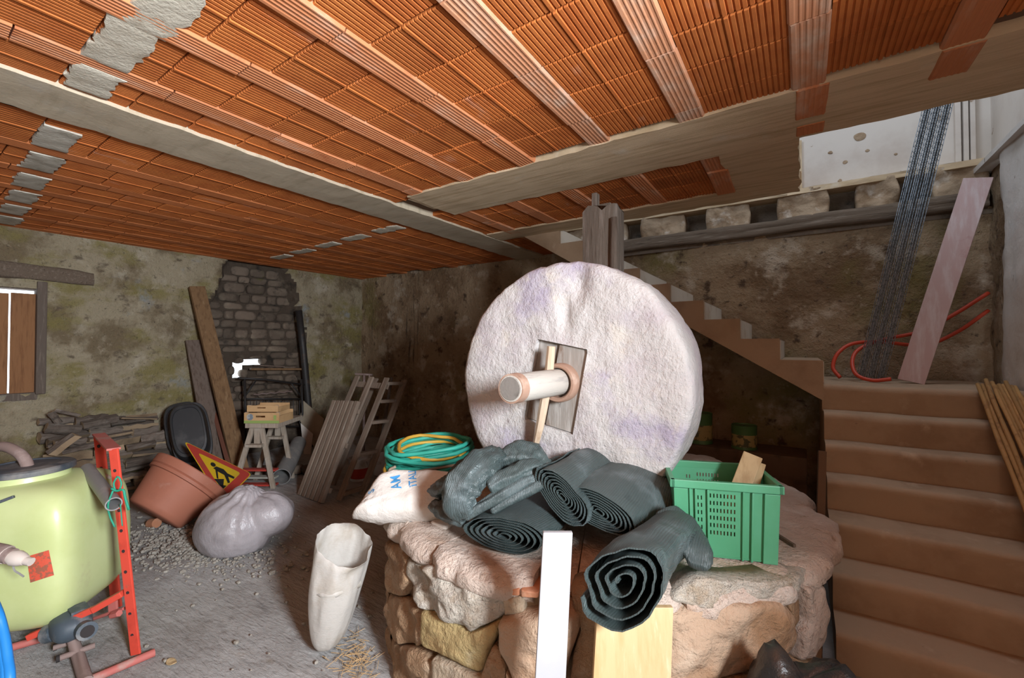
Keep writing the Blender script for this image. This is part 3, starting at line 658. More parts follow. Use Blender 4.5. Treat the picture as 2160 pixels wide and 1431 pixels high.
for ri, rr in enumerate(rings):
    for k in range(n):
        a = 2*pi*k/n; s0 = sq_r(a)
        if isinstance(rr, tuple): r = s0; y = rr[1]
        elif ri <= 12: t = (ri-1)/11.0*.955; r = s0+(MR*.96-s0)*(ri-1)/11.0; y = 0
        else: r = MR*rr; y = ys[ri] if ys[ri] is not None else 0
        if ri == 12: y = .004
        p = V((r*math.cos(a), y, r*math.sin(a)))
        nse = .014*fbm(p, 3.2, 5)+.007*fbm(p+V((5, 0, 0)), 13, 4)
        # the split at the top of the face and the chip at the lower right
        for cx_, cz_, sx_, sz_, dp in ((.10, .52, .05, .10, .035), (.03, .38, .03, .09, .03), (.27, -.40, .05, .05, .03)):
            nse -= dp*math.exp(-((p.x-cx_)/sx_)**2-((p.z-cz_)/sz_)**2)*(y < .05)
        if ri >= 13:
            q = .012*fbm(V((math.cos(a)*1.5, y*2, math.sin(a)*1.5)), 2.2, 3)+.008*fbm(p, 14, 4); p = V(((r+q)*math.cos(a), y, (r+q)*math.sin(a)))
            if ri < 15: p.y -= nse*.5
        elif ri > 1: p.y -= nse
        vs.append(MC+p)
m_ = len(rings)
fs = [(i*n+k, i*n+(k+1) % n, (i+1)*n+(k+1) % n, (i+1)*n+k) for i in range(m_-1) for k in range(n)]
b.add(vs, fs)
stn = build(b, 'stone_wheel', m_mill, mill, smooth=True, sharp=1.1)
# wooden socket filling: two boards
mid_t = V((sockpts[0].x*.57+sockpts[1].x*.43, 0, sockpts[0].z*.57+sockpts[1].z*.43)); mid_b = V((sockpts[3].x*.57+sockpts[2].x*.43, 0, sockpts[3].z*.57+sockpts[2].z*.43))
def quadboard(q, y0, y1, name, mat, seed, lab=None):
    bb = MB(); c = sum((V((p.x, 0, p.z)) for p in q), V())/4
    bb.prism([(c.x+(p.x-c.x)*.975, c.z+(p.z-c.z)*.985) for p in q], y0, y1, lambda x, z, y: V((x, y, z)))
    build(bb, name, mat, mill, lab, bevel=.003)
quadboard([sockpts[0], mid_t, mid_b, sockpts[3]], MC.y+.035, MC.y+.12, 'socket_board', m_old, 1)
quadboard([mid_t, sockpts[1], sockpts[2], mid_b], MC.y+.018, MC.y+.12, 'socket_board', m_old, 2)
AX0 = V((-1.035, 2.05, 1.415)); AX1 = V((-1.04, 1.535, 1.415))
AXZ = V((-1.04, 0, 1.415))
b = MB(); b.tube([(-1.04, 2.03, 1.415), (-1.04, 1.97, 1.415), (-1.04, 1.8, 1.415), (-1.04, 1.62, 1.416), (-1.04, 1.555, 1.416), (-1.04, 1.545, 1.416)], [.068, .067, .066, .064, .060, .056], 28)
axle = build(b, 'axle', m_axle, mill, 'pale round wooden axle', smooth=True, sharp=.7)
b = MB(); b.tube([(-1.04, 1.60, 1.416), (-1.04, 1.548, 1.416)], [.0665, .0645], 28); build(b, 'end_band', m_band, axle, smooth=True, sharp=.7)
b = MB(); b.tube([(-1.04, 1.549, 1.416), (-1.04, 1.543, 1.416)], [.053, .050], 20); build(b, 'end_grain', M('axle_end_grain', (.20, .18, .16), .9, [((.11, .095, .08), 14, .5, .7)], [(40, .5, .004)]), axle, smooth=True, sharp=.7)
b = MB(); Mx = Matrix.Translation((-1.033, 2.0, 1.412)) @ Matrix.Rotation(pi/2, 4, 'X')
b.lathe([(.075, -.03), (.075, .038), (.082, .045), (.094, .045), (.100, .036), (.100, -.03)], 40, Mx)
build(b, 'collar', m_band, mill, 'rusty iron collar round the axle', smooth=True, sharp=.7)
b = MB(); pg = [PY(1163, 731, 1.93), PY(1157, 800, 1.925), PY(1146, 860, 1.92), PY(1139, 900, 1.925), PY(1131, 936, 1.94)]
b.tube(pg, [(.021, .024), (.024, .025), (.024, .024), (.021, .023), (.015, .02)], 8)
build(b, 'wedge_peg', m_peg, mill, 'pale wooden wedge through the axle', smooth=True, sharp=.6)
# ================================================================== centre post
b = MB(); pc = V((-1.02, 2.56, 0))
def sqtube(b, pts, w_, n=16, seed=0):
    b.tube(pts, [w_(i) for i in range(len(pts))], n, twist=pi/4)
nn = 24
vsq = []
for i in range(nn+1):
    z = BT-.02+(2.46-BT)*i/nn
    for k in range(24):
        a = 2*pi*k/24; q = 1/max(abs(math.cos(a)), abs(math.sin(a)))
        hx, hy = .118-.012*(i/nn), .10
        p = V((hx*math.cos(a)*min(q, 1.28), hy*math.sin(a)*min(q, 1.28), 0))
        p *= 1+.10*fbm((math.cos(a)*2, math.sin(a)*2, z*.35), 2.5, 4)
        vsq.append(pc+p+V((0, 0, z+(.03*fbm((p.x*9, p.y*9, 1), 3) if i == nn else 0))))
b.add(vsq, [(i*24+k, i*24+(k+1) % 24, (i+1)*24+(k+1) % 24, (i+1)*24+k) for i in range(nn) for k in range(24)]+[tuple(nn*24+k for k in range(24))])
post = thing('wooden_post', 'weathered thick wooden centre post rising behind the millstone', 'post', (pc.x, pc.y, BT))
build(b, 'shaft', m_timbv, post, smooth=True, sharp=.7)
b = MB(); b.box((pc.x-.04, pc.y-.03, 2.50), (.035, .05, .10)); b.box((pc.x+.01, pc.y, 2.462), (.10, .08, .03)); build(b, 'tenon', m_timbv, post, bevel=.006)
b = MB(); b.tube([(pc.x+.105, pc.y-.10, BT), (pc.x+.10, pc.y-.10, 1.6), (pc.x+.105, pc.y-.095, 2.36)], [.028, .03, .024], 8); build(b, 'side_batten', m_timbv, post, smooth=True)
# ================================================================== things on the mill base
from mathutils.bvhtree import BVHTree
m_net = M('dark_green_shade_net', (.052, .072, .070), .46, [((.13, .165, .17), 5, .47, .72), ((.035, .05, .05), 9, .5, .75)], [(130, .5, .004, 'weave', (1, 1, .2)), (190, .4, .003, 'weave', (.2, 1, 1)), (18, .35, .012)], spec=.7, rand=.15)
def crom(pts, n):
    P = [V(p) for p in pts]; out = []
    if len(P) == 2: return [P[0].lerp(P[1], i/n) for i in range(n+1)]
    for i in range(n+1):
        t = i/n*(len(P)-1); k = min(int(t), len(P)-2); f = t-k
        p0 = P[k-1] if k > 0 else P[0]*2-P[1]; p1, p2 = P[k], P[k+1]; p3 = P[k+2] if k+2 < len(P) else P[-1]*2-P[-2]
        out.append(.5*((2*p1)+(p2-p0)*f+(2*p0-5*p1+4*p2-p3)*f*f+(3*p1-p0-3*p2+p3)*f**3))
    return out
def lin(vals, n):
    out = []
    for i in range(n+1):
        t = i/n*(len(vals)-1); k = min(int(t), len(vals)-2); out.append(vals[k]+(vals[k+1]-vals[k])*(t-k))
    return out
def roll_mb(path, ra, rb, turns, tilt=0, seed=0, r0=.12, th=.0045, heart=0, wr=.06, M_=16, per=30, r_end=None, loose=0):
    P = crom(path, M_); b = MB(); N = int(turns*per); vs = []; X = None
    for j in range(M_+1):
        T = (P[min(j+1, M_)]-P[max(j-1, 0)]).normalized()
        x = V((0, 0, 1)).cross(T).normalized(); y = T.cross(x)*-1
        if y.z < 0: y = -y
        ca, sa = math.cos(tilt), math.sin(tilt); x, y = x*ca+y*sa, y*ca-x*sa
        g = 1 if r_end is None else 1+(r_end-1)*j/M_
        for i in range(N+1):
            a = 2*pi*i/per; f = i/N; r = r0+(1-r0)*f
            w_ = 1+wr*fbm((math.cos(a)*1.3, math.sin(a)*1.3, j/M_*2.4+seed*3.7), 1.2, 2)*(.6+f)+.02*fbm((a*.7, j*.05, seed), 1.3, 3)
            if loose: w_ += loose*(.6*math.sin(2*a+seed)+.5*math.sin(3*a+1.3*seed)+.5*math.sin(a*.93+seed))
            hx, hy = math.cos(a), math.sin(a)
            if heart: r_h = 1-heart*math.exp(-((math.atan2(hy, hx)-pi*.55)/.5)**2)
            else: r_h = 1
            for o_ in (0, 1):
                rr = r*w_*r_h-(th/max(ra, rb))*o_
                vs.append(P[j]+x*(ra*rr*hx*g)+y*(rb*rr*hy*g))
    S = 2*(N+1)
    for j in range(M_):
        for i in range(N):
            a, c = j*S+2*i, (j+1)*S+2*i
            b.f += [(a, a+2, c+2, c), (a+1, c+1, c+3, a+3)]
        b.f += [(j*S, (j+1)*S, (j+1)*S+1, j*S+1), (j*S+2*N, j*S+2*N+1, (j+1)*S+2*N+1, (j+1)*S+2*N)]
    for j in (0, M_):
        for i in range(N): a = j*S+2*i; b.f.append((a, a+1, a+3, a+2))
    b.v = vs; b.mi = [0]*len(b.f); return b
def cloth(b, path, rad, seed=0, flat=.8, n=34, M_=40, wr=.16, fold=.07, twist=0):
    P = crom(path, M_); rs = lin(rad, M_); base_i = len(b.v); T0 = None; X = None; vs = []
    for j in range(M_+1):
        T = (P[min(j+1, M_)]-P[max(j-1, 0)]).normalized()
        if X is None: X = (V((0, 0, 1))-T*T.z).normalized()
        else: X = (X-T*X.dot(T)).normalized()
        Y = T.cross(X)
        e = 1 if 0 < j < M_ else .55
        for k in range(n):
            a = 2*pi*k/n+twist*j/M_
            w_ = 1+wr*fbm((math.cos(a)*1.4, math.sin(a)*1.4, j/M_*3+seed*5.3), 1.4, 4)+.5*wr*fbm((math.cos(a)*3, math.sin(a)*3, j/M_*7+seed), 1.5, 3)+fold*math.sin(5*a+seed+2.5*fbm((j/M_*2, seed, 0), 2, 2))
            vs.append(P[j]+(X*math.cos(a)*flat+Y*math.sin(a))*rs[j]*w_*e)
    fs = [(i*n+k, i*n+(k+1) % n, (i+1)*n+(k+1) % n, (i+1)*n+k) for i in range(M_) for k in range(n)]
    fs += [tuple(range(n-1, -1, -1)), tuple(M_*n+k for k in range(n))]
    b.add(vs, fs)
def depth(p): return (V(p)-CAMP).dot(fwd)
def px_r(r, d): return r*d/FPX
HF = V((fwd.x, fwd.y, 0)).normalized()
def go(f, r, z=0): return HF*f+rgt*r+V((0, 0, z))
# lowest roll, spiral end facing the room
dA = depth(PZ(1062, 1172, BT)); pA = PD(1062, 1120, dA); pA.z = BT+.079
solo(roll_mb([pA, pA+go(.20, .09, .004), pA+go(.44, .20)], px_r(98, dA), .078, 6.5, 0, 1, .1, wr=.05, loose=.05), 'net_roll', m_net, 'flattened roll of dark green shade net lying lowest, wide spiral end by the white plank', 'net roll', 'shade net rolls', smooth=True, sharp=1.0)
dC = dA-.03; pC = PD(1262, 1080, dC)
solo(roll_mb([pC, pC+go(.17, .12, .010), pC+go(.30, .27, .018)], px_r(84, dC), px_r(40, dC), 7.5, .30, 3, .1, wr=.05, r_end=1.3, loose=.04), 'net_roll', m_net, 'bluish roll of shade net with a narrow oval spiral end', 'net roll', 'shade net rolls', smooth=True, sharp=1.0)
dB = dA+.02; pB = PD(1186, 1048, dB)
solo(roll_mb([pB, pB+go(.17, .11, .012), pB+go(.33, .24, .02)], px_r(72, dB), px_r(46, dB), 8, .72, 2, .1, heart=.28, wr=.06, loose=.05), 'net_roll', m_net, 'middle roll of shade net with a heart shaped spiral end', 'net roll', 'shade net rolls', smooth=True, sharp=1.0)
# the roll hanging over the front edge
pD = [PD(1312, 1228, 1.25), PD(1336, 1196, 1.36), PD(1372, 1158, 1.52), PD(1412, 1122, 1.68)]
hang = thing('net_roll', 'large loose roll of shade net hanging over the front edge above the pine board', 'net roll', (pD[1].x, pD[1].y, .55), None, 'shade net rolls')
build(roll_mb(pD,  .165, .105, 4.0, -.55, 4, .14, th=.007, wr=.10, loose=.15, M_=20, per=36, r_end=.85), 'rolled_net', m_net, hang, smooth=True, sharp=1.0)
b = MB(); cloth(b, [PD(1405, 1080, 1.74), PD(1440, 1120, 1.66), PD(1468, 1165, 1.58), PD(1472, 1200, 1.53)], [.065, .075, .065, .03], 9, .55, wr=.08, fold=.03)
build(b, 'loose_flap', m_net, hang, smooth=True)
b = MB(); sp = [PD(1378+x, 1182+y, 1.365) for x, y in ((0, 0), (4, 6), (3, 12), (8, 14), (11, 24), (15, 30), (18, 44), (14, 56))]
b.tube([p-fwd*.012 for p in sp], .0018, 5); build(b, 'white_thread', m_mill, hang)
# upper left bundle: bent fat fold, flat folds below it and a shaded lobe
dF = dA+.10
fold_b = thing('net_bundle', 'crumpled bundle of shade net bent double on top of the pile at the left', 'net bundle', PD(1050, 1090, dF), None, 'shade net rolls')
b = MB()
cloth(b, [PD(1052, 962, dF+.16), PD(1012, 985, dF+.06), PD(978, 1020, dF), PD(968, 1055, dF-.03), PD(985, 1082, dF-.02)], [px_r(28, dF), px_r(38, dF), px_r(42, dF), px_r(38, dF), px_r(26, dF)], 1, .9, wr=.22, fold=.07)
build(b, 'bent_fold', m_net, fold_b, smooth=True)
b = MB()
cloth(b, [PD(1030, 1030, dF), PD(1075, 1005, dF+.02), PD(1120, 985, dF+.06), PD(1140, 985, dF+.1)], [px_r(18, dF), px_r(24, dF), px_r(22, dF), px_r(14, dF)], 2, .8)
cloth(b, [PD(1050, 985, dF+.18), PD(1090, 965, dF+.16), PD(1125, 975, dF+.14), PD(1150, 995, dF+.12)], [px_r(26, dF), px_r(38, dF), px_r(38, dF), px_r(26, dF)], 3, .9, wr=.22)
build(b, 'inner_fold', m_net, fold_b, smooth=True)
b = MB()
cloth(b, [PD(978, 1092, dF-.05), PD(1040, 1055, dF-.03), PD(1105, 1018, dF), PD(1160, 998, dF+.05)], [px_r(12, dF), px_r(15, dF), px_r(15, dF), px_r(10, dF)], 4, .8)
cloth(b, [PD(1035, 1080, dF-.04), PD(1085, 1050, dF-.02), PD(1140, 1022, dF), PD(1175, 1005, dF+.04)], [px_r(10, dF), px_r(14, dF), px_r(15, dF), px_r(11, dF)], 5, .8)
build(b, 'flat_fold', m_net, fold_b, smooth=True)
b = MB()
cloth(b, [PD(912, 1035, dF+.22), PD(940, 1030, dF+.16), PD(975, 1010, dF+.14), PD(1020, 970, dF+.2)], [px_r(16, dF), px_r(28, dF), px_r(34, dF), px_r(22, dF)], 6, .8)
cloth(b, [PD(915, 1065, dF+.14), PD(945, 1080, dF+.06), PD(985, 1095, dF+.02)], [px_r(16, dF), px_r(24, dF), px_r(20, dF)], 7, .8)
build(b, 'shaded_fold', m_net, fold_b, smooth=True)
# crumpled net behind, against the stone
b = MB(); dG = depth((-1.0, 1.90, 1.0))
cloth(b, [PD(1150, 990, dG-.02), PD(1185, 983, dG), PD(1225, 978, dG), PD(1262, 992, dG-.02), PD(1305, 1000, dG-.06)], [px_r(16, dG), px_r(22, dG), px_r(24, dG), px_r(22, dG), px_r(12, dG)], 8, .9, wr=.25, fold=.10)
cloth(b, [PD(1180, 1010, dG-.10), PD(1230, 1000, dG-.10), PD(1290, 1005, dG-.1)], [px_r(20, dG), px_r(24, dG), px_r(16, dG)], 11, .9, wr=.22, fold=.10)
solo(b, 'net_bundle', m_net, 'crumpled shade net stuffed between the heart shaped roll and the millstone', 'net bundle', 'shade net rolls', smooth=True)
b = MB()
cloth(b, [PD(1300, 1018, dG-.04), PD(1340, 1010, dG), PD(1385, 1016, dG), PD(1425, 1030, dG-.03)], [px_r(20, dG), px_r(28, dG), px_r(28, dG), px_r(16, dG)], 12, .9, wr=.12, fold=.05)
solo(b, 'net_bundle', m_net, 'grey blue folded shade net at the foot of the millstone beside the green crate', 'net bundle', 'shade net rolls', smooth=True)
# ------------------------------------------------------------------ planks leaning on the base
m_whitep = M('white_painted_board', (.38, .38, .395), .55, [((.43, .42, .41), 5, .5, .75)], [(60, .15, .002)])
m_pine = M('pale_pine_board', (.56, .38, .20), .6, [((.50, .31, .14), 3, .45, .7, 'noise', (6, 6, .5)), ((.62, .46, .28), 6, .55, .75, 'noise', (8, 8, .5))], [(30, .2, .002, 'noise', (8, 8, .5))])
def leanboard(tl, tr, dtop, foot_y, th, name, mat, label, group=None, ext=1.0):
    a, c = PD(*tl, dtop), PD(*tr, dtop); mid = (a+c)/2; w_ = (c-a).length*1.0
    xd = (c-a).normalized(); xd.z = 0; xd.normalize()
    foot = V((mid.x+0, mid.y-foot_y, .0)); up = (mid-foot).normalized(); nrm = xd.cross(up)
    L = (mid-foot).length
    b = MB(); Rm = Matrix((xd, nrm, up)).transposed(); b.box(foot+up*(L/2)+nrm*(th/2), (w_, th, L), Rm)
    return solo(b, name, mat, label, 'plank', group, bevel=.003)
leanboard((1145, 1117), (1206, 1122), 1.36, .12, .022, 'plank', m_whitep, 'narrow white painted board leaning upright against the front of the mill base')
leanboard((1257, 1272), (1415, 1279), 1.395, .13, .024, 'plank', m_pine, 'wide pale pine board leaning under the hanging net roll')
# ------------------------------------------------------------------ green crate
m_green = M('green_plastic', (.08, .33, .17), .45, [((.10, .37, .21), 3, .4, .7)], [(40, .1, .002)], spec=.5)
c0, c1 = PZ(1441, 1165, BT), PZ(1645, 1196, BT)
c0 = V((-.445, 1.865, BT)); c1 = V((-.075, 2.0, BT))
xd = (c1-c0); xd.z = 0; W_ = xd.length; xd.normalize(); yd = V((-xd.y, xd.x, 0)); CH, CD = .305, .31
crate = thing('plastic_crate', 'green perforated plastic crate with wood offcuts standing on the mill base', 'crate', (c0+c1)/2+yd*CD/2+V((0, 0, .003)))
def cw(x, y, z):     # crate coordinates: x along front, y back, z up, slight taper
    t = .95+.05*z/CH; return (c0+c1)/2+yd*CD/2+xd*((x-W_/2)*t)+yd*((y-CD/2)*t)+V((0, 0, z+.004))
def wall(name, fn, Wd, slots):
    us = {0., 1.}; vs_ = {0., 1.}
    for (a, b_, c, d) in slots: us |= {a, b_}; vs_ |= {c, d}
    us, vs_ = sorted(us), sorted(vs_); b = MB(); n = len(us)
    b.v = [V(fn(u, v)) for v in vs_ for u in us]
    for j in range(len(vs_)-1):
        for i in range(n-1):
            um, vm = (us[i]+us[i+1])/2, (vs_[j]+vs_[j+1])/2
            if any(a < um < b_ and c < vm < d for a, b_, c, d in slots): continue
            b.f.append((j*n+i, j*n+i+1, (j+1)*n+i+1, (j+1)*n+i))
    b.mi = [0]*len(b.f); o = build(b, name, m_green, crate); md = o.modifiers.new('thickness', 'SOLIDIFY'); md.thickness = .0035; md.offset = 0
    return o
slots = [(.355+.033*i, .355+.033*i+.013, .30+.098*j, .30+.098*j+.055) for i in range(8) for j in range(6)]
slots += [(.235+.033*i, .235+.033*i+.012, .36+.098*j, .36+.098*j+.055) for i in range(2) for j in range(5)]
wall('front_panel', lambda u, v: cw(u*W_, .004, v*CH), W_, slots)
wall('back_panel', lambda u, v: cw(u*W_, CD-.004, v*CH), W_, slots)
s2 = [(.25+.06*i, .275+.06*i, .30+.098*j, .30+.098*j+.055) for i in range(8) for j in range(6)]
wall('side_panel', lambda u, v: cw(.004, u*CD, v*CH), CD, s2); wall('side_panel', lambda u, v: cw(W_-.004, u*CD, v*CH), CD, s2)
wall('bottom_panel', lambda u, v: cw(u*W_, v*CD, .006), CD, [])
b = MB()
for (x0, y0, x1, y1) in ((-.012, -.014, W_+.012, .006), (-.012, CD-.006, W_+.012, CD+.014), (-.014, -.014, .006, CD+.014), (W_-.006, -.014, W_+.014, CD+.014)):
    q = [cw(x, y, CH-.028) for x, y in ((x0, y0), (x1, y0), (x1, y1), (x0, y1))]; b.add(q+[p+V((0, 0, .032)) for p in q], [(3, 2, 1, 0), (4, 5, 6, 7), (0, 1, 5, 4), (1, 2, 6, 5), (2, 3, 7, 6), (3, 0, 4, 7)])
build(b, 'rim', m_green, crate, bevel=.003)
for x0, x1, dp, z1 in ((0, .055, .012, CH-.03), (.06, .066, .008, CH-.03), (.205*W_, .205*W_+.008, .010, CH-.03), (.325*W_, .325*W_+.007, .010, CH-.03), (.66*W_, .66*W_+.007, .010, CH-.03), (.745*W_, .745*W_+.008, .012, CH-.03), (W_-.055, W_, .012, CH-.03)):
    b = MB(); q = [cw(x, y, 0.0) for x, y in ((x0, -dp), (x1, -dp), (x1, .003), (x0, .003))]; t_ = [cw(x, y, z1) for x, y in ((x0, -dp), (x1, -dp), (x1, .003), (x0, .003))]
    b.add(q+t_, [(3, 2, 1, 0), (4, 5, 6, 7), (0, 1, 5, 4), (1, 2, 6, 5), (2, 3, 7, 6), (3, 0, 4, 7)]); build(b, 'rib', m_green, crate, bevel=.002)
m_off = M('cut_pine_offcut', (.46, .34, .19), .7, [((.36, .25, .13), 5, .45, .7, 'noise', (6, 6, .6))], [(30, .3, .003)], rand=.15)
b = MB(); b.beam(cw(.20, .10, .03), cw(.345, .17, .385), .075, .035, up=(0, 1, 0)); solo(b, 'wood_offcut', m_off, 'thick sawn wood offcut sticking out of the green crate', 'wood offcut', bevel=.004)
b = MB(); b.beam(cw(.27, .13, .02), cw(.375, .185, .350), .05, .03, up=(0, 1, 0)); solo(b, 'wood_offcut', m_off, 'thinner wood offcut beside the thick one in the green crate', 'wood offcut', bevel=.004)
# small things on the base
b = MB(); q = PZ(922, 1112, BT); b.patch([(-.05, -.018), (.06, -.028), (.065, .03), (.0, .04), (-.045, .02)], lambda s, t, h: V((q.x+s, q.y+.02+t, BT+.008+h)), .012, .008, 20, .004, 20); solo(b, 'tile_shard', m_up, 'small white shard lying on the rim between sack and net', 'shard')
b = MB(); q = PZ(1665, 1150, BT); b.beam(q+V((-.05, .06, .012)), q+V((.02, -.03, .012)), .012, .012); solo(b, 'stick', m_timb, 'short dark stick on the rim right of the green crate', 'stick')
# ------------------------------------------------------------------ paper sack
m_sack = M('white_paper_sack', (.64, .59, .54), .7, [((.54, .47, .41), 3, .45, .75)], [(9, .5, .03), (30, .25, .008)])
O = PZ(862, 1098, BT); O.z = BT+.035
sx = rgt.copy(); sy = (V((0, 0, 1))*.62+V((fwd.x, fwd.y, 0)).normalized()*.78).normalized(); sn = sx.cross(sy)
def on_sack(px, py):
    d = ray(px, py); t = (O-CAMP).dot(sn)/d.dot(sn); p = CAMP+d*t-O; return (p.dot(sx), p.dot(sy))
ol = [on_sack(*p) for p in ((738, 1088), (764, 1060), (774, 1040), (800, 1012), (826, 995), (870, 998), (930, 1002), (985, 1010), (990, 1080), (930, 1097), (870, 1096), (810, 1098), (775, 1097))]
sack = thing('paper_sack', 'white paper sack with blue lettering lying on the left rim of the mill base', 'sack', V((O.x, O.y, BT)))
b = MB()
def fsack(s, t, h):
    fold = .012*math.exp(-((s+.16+.5*t)/.02)**2)
    return O+sx*s+sy*t+sn*(h-fold)
b.patch(ol, fsack, .075, .035, 96, .03, 8, 5, prof=[(1, -.35), (.985, .1), (.95, .42), (.9, .62), (.82, .8), (.7, .93), (.55, 1.), (.4, 1.03), (.25, 1.05), (.1, 1.05)])
so = build(b, 'sack_body', m_sack, sack, smooth=True)
bvh = BVHTree.FromPolygons([tuple(p) for p in b.v], b.f)
m_blue = M('blue_print', (.06, .28, .58), .6)
def decal(verts, faces, to3, nrm, name, mat, parent, off=.0022, B=None):
    bm = bmesh.new(); vv = [bm.verts.new(p) for p in verts]
    for f in faces:
        try: bm.faces.new([vv[i] for i in f])
        except ValueError: pass
    bmesh.ops.triangulate(bm, faces=bm.faces); bmesh.ops.subdivide_edges(bm, edges=[e for e in bm.edges if e.calc_length() > .012], cuts=2, use_grid_fill=True)
    bmesh.ops.triangulate(bm, faces=bm.faces)
    bm.verts.index_update(); mbd = MB(); 
    for v_ in bm.verts:
        p = to3(v_.co.x, v_.co.y); hit = (B or bvh).ray_cast(p+nrm*.3, -nrm, .6)
        mbd.v.append((hit[0] if hit[0] else p)+nrm*off)
    mbd.f = [tuple(v_.index for v_ in f.verts) for f in bm.faces]; mbd.mi = [0]*len(mbd.f); bm.free()
    return build(mbd, name, mat, parent)
def text_mesh(s, size):
    cu = bpy.data.curves.new('t', 'FONT'); cu.body = s; cu.size = size; cu.resolution_u = 3; cu.offset = size*.012
    ob = bpy.data.objects.new('t', cu); COL.objects.link(ob); dg = bpy.context.evaluated_depsgraph_get()
    me = bpy.data.meshes.new_from_object(ob.evaluated_get(dg)); vs = [v_.co.copy() for v_ in me.vertices]; fs = [tuple(p.vertices) for p in me.polygons]
    bpy.data.objects.remove(ob); bpy.data.meshes.remove(me); bpy.data.curves.remove(cu); return vs, fs
def sacktext(s, size, px0, px1, name):
    a, c = V(on_sack(*px0)), V(on_sack(*px1)); e = (c-a).normalized(); f = V((-e.y, e.x))
    vs, fs = text_mesh(s, size)
    decal(vs, fs, lambda x, y: O+sx*(a.x+e.x*x+f.x*y)+sy*(a.y+e.y*x+f.y*y), sn, name, m_blue, sack)
sacktext('AM', .070, (852, 1050), (846, 1010), 'lettering')
sacktext('iTALI', .056, (884, 1046), (880, 1006), 'lettering')
sacktext('S', .05, (793, 1058), (806, 1030), 'lettering')
# ------------------------------------------------------------------ hose coils
m_hg = M('green_garden_hose', (.03, .36, .27), .5, [((.06, .42, .33), 5, .45, .7)], spec=.5)
m_hy = M('yellow_garden_hose', (.62, .36, .05), .55, [((.50, .30, .08), 6, .5, .7)], spec=.5)
m_hb = M('dusty_brown_hose', (.36, .27, .20), .7)
HC = V((-2.02, 2.07, 0))
def coil(loops, rad, z0, z1, seed, r, mat, label, ecc=.0, tail=None, skew=0):
    r2 = random.Random(seed); pts = []; per = 26
    for i in range(loops*per+1):
        a = 2*pi*i/per; k = i/per; f = k/loops
        ph = 2*pi*math.sin(k*1.7+seed)
        R_ = rad*(1+.16*fbm((math.cos(a), math.sin(a), k*.9+seed), 1.2, 3)+.10*math.sin(k*2.4+seed))
        z = z0+(z1-z0)*(.5+.5*math.sin(k*1.1+seed*.7))*.85+.15*(z1-z0)*f+.03*math.sin(a+ph*.2)*(1 if k > 1 else k)
        pts.append(HC+V((R_*math.cos(a), R_*math.sin(a), max(z, BT+r+.004))))
    if tail: pts += tail
    b = MB(); b.tube(pts, r, 7); return solo(b, 'garden_hose', mat, label, 'hose', smooth=True)
coil(8, .25, BT+.016, BT+.085, 3, .0125, m_hy, 'dusty yellow garden hose coiled at the bottom behind the sack')
coil(12, .245, BT+.095, BT+.20, 5, .013, m_hg, 'green garden hose coiled on top left of the millstone')
coil(2, .23, BT+.165, BT+.21, 8, .012, m_hy, 'yellow hose loops lying over the green coil')
coil(2, .24, BT+.20, BT+.235, 12, .013, m_hg, 'topmost green hose loops crossing over the yellow ones')
b = MB(); qd = depth(HC)-.18; b.tube(crom([PD(835, 985, qd), PD(822, 992, qd), PD(826, 1004, qd-.03), PD(860, 1000, qd-.05), PD(910, 990, qd-.05), PD(960, 982, qd-.02)], 20), .009, 7); solo(b, 'garden_hose', m_hb, 'brown dusty hose end looping out below the green coil', 'hose', smooth=True)
# ------------------------------------------------------------------ dim things behind and beside the base
m_dkg = M('dark_green_crate', (.02, .09, .06), .6)
gx, gy = -2.02, 3.95
for k in range(5):
    b = MB(); z = .26*k; wdt = .30
    for (cx_, cy_, sx_, sy_) in ((0, -.2, .4, .008), (0, .2, .4, .008), (-.2, 0, .008, .4), (.2, 0, .008, .4)):
        b.box((gx+cx_, gy+cy_, z+.125), (sx_, sy_, .24))
        b.box((gx+cx_*1.03, gy+cy_*1.03, z+.238), (sx_+.02, sy_+.02, .02))
    b.box((gx, gy, z+.01), (.39, .39, .012))
    solo(b, 'plastic_crate', m_dkg, ('lowest', 'second from the floor', 'third from the floor', 'fourth from the floor', 'topmost')[k]+' dark green crate of the stack in shadow behind the millstone', 'crate', 'dark green crates behind the millstone', bevel=.003)
m_tin = M('green_tin', (.07, .16, .05), .45, spec=.5); m_tinl = M('tin_label', (.38, .30, .12), .6, [((.10, .10, .05), 18, .5, .56)])
m_box = M('dark_brown_board', (.13, .08, .05), .85, [((.08, .05, .03), 6, .5, .7)])
bxx = PY(1560, 985, 4.3); b = MB(); b.box((-.42, 4.3, .36), (.9, .4, .72)); 
solo(b, 'wooden_chest', m_box, 'dark wooden chest in the shadow under the stairs', 'chest', bevel=.01)
def tin(px, py, y, r, h, lab):
    p = PY(px, py, y); p.z = .722; t = thing('metal_tin', lab, 'tin', p); b = MB()
    b.lathe([(0.01, 0), (r, 0), (r, .004), (r*.985, .008), (r*.985, h-.012), (r, h-.008), (r, h), (r*.93, h), (r*.92, h-.01), (.01, h-.01)], 28, Matrix.Translation(p)); build(b, 'can', m_tin, t, smooth=True, sharp=.6)
    b = MB(); b.lathe([(r*.99, h*.12), (r*.99, h*.62)], 28, Matrix.Translation(p)); build(b, 'paper_label', m_tinl, t, smooth=True)
tin(1570, 975, 4.22, .10, .20, 'green tin with a printed label on the chest behind the green crate')
tin(1478, 935, 4.25, .10, .27, 'taller green tin half hidden by the right edge of the millstone')
m_bag = M('black_plastic_bag', (.018, .017, .017), .35, [((.05, .03, .02), 3, .5, .7)], [(14, .6, .02)], spec=.6)
p = PD(1690, 1430, 1.62)
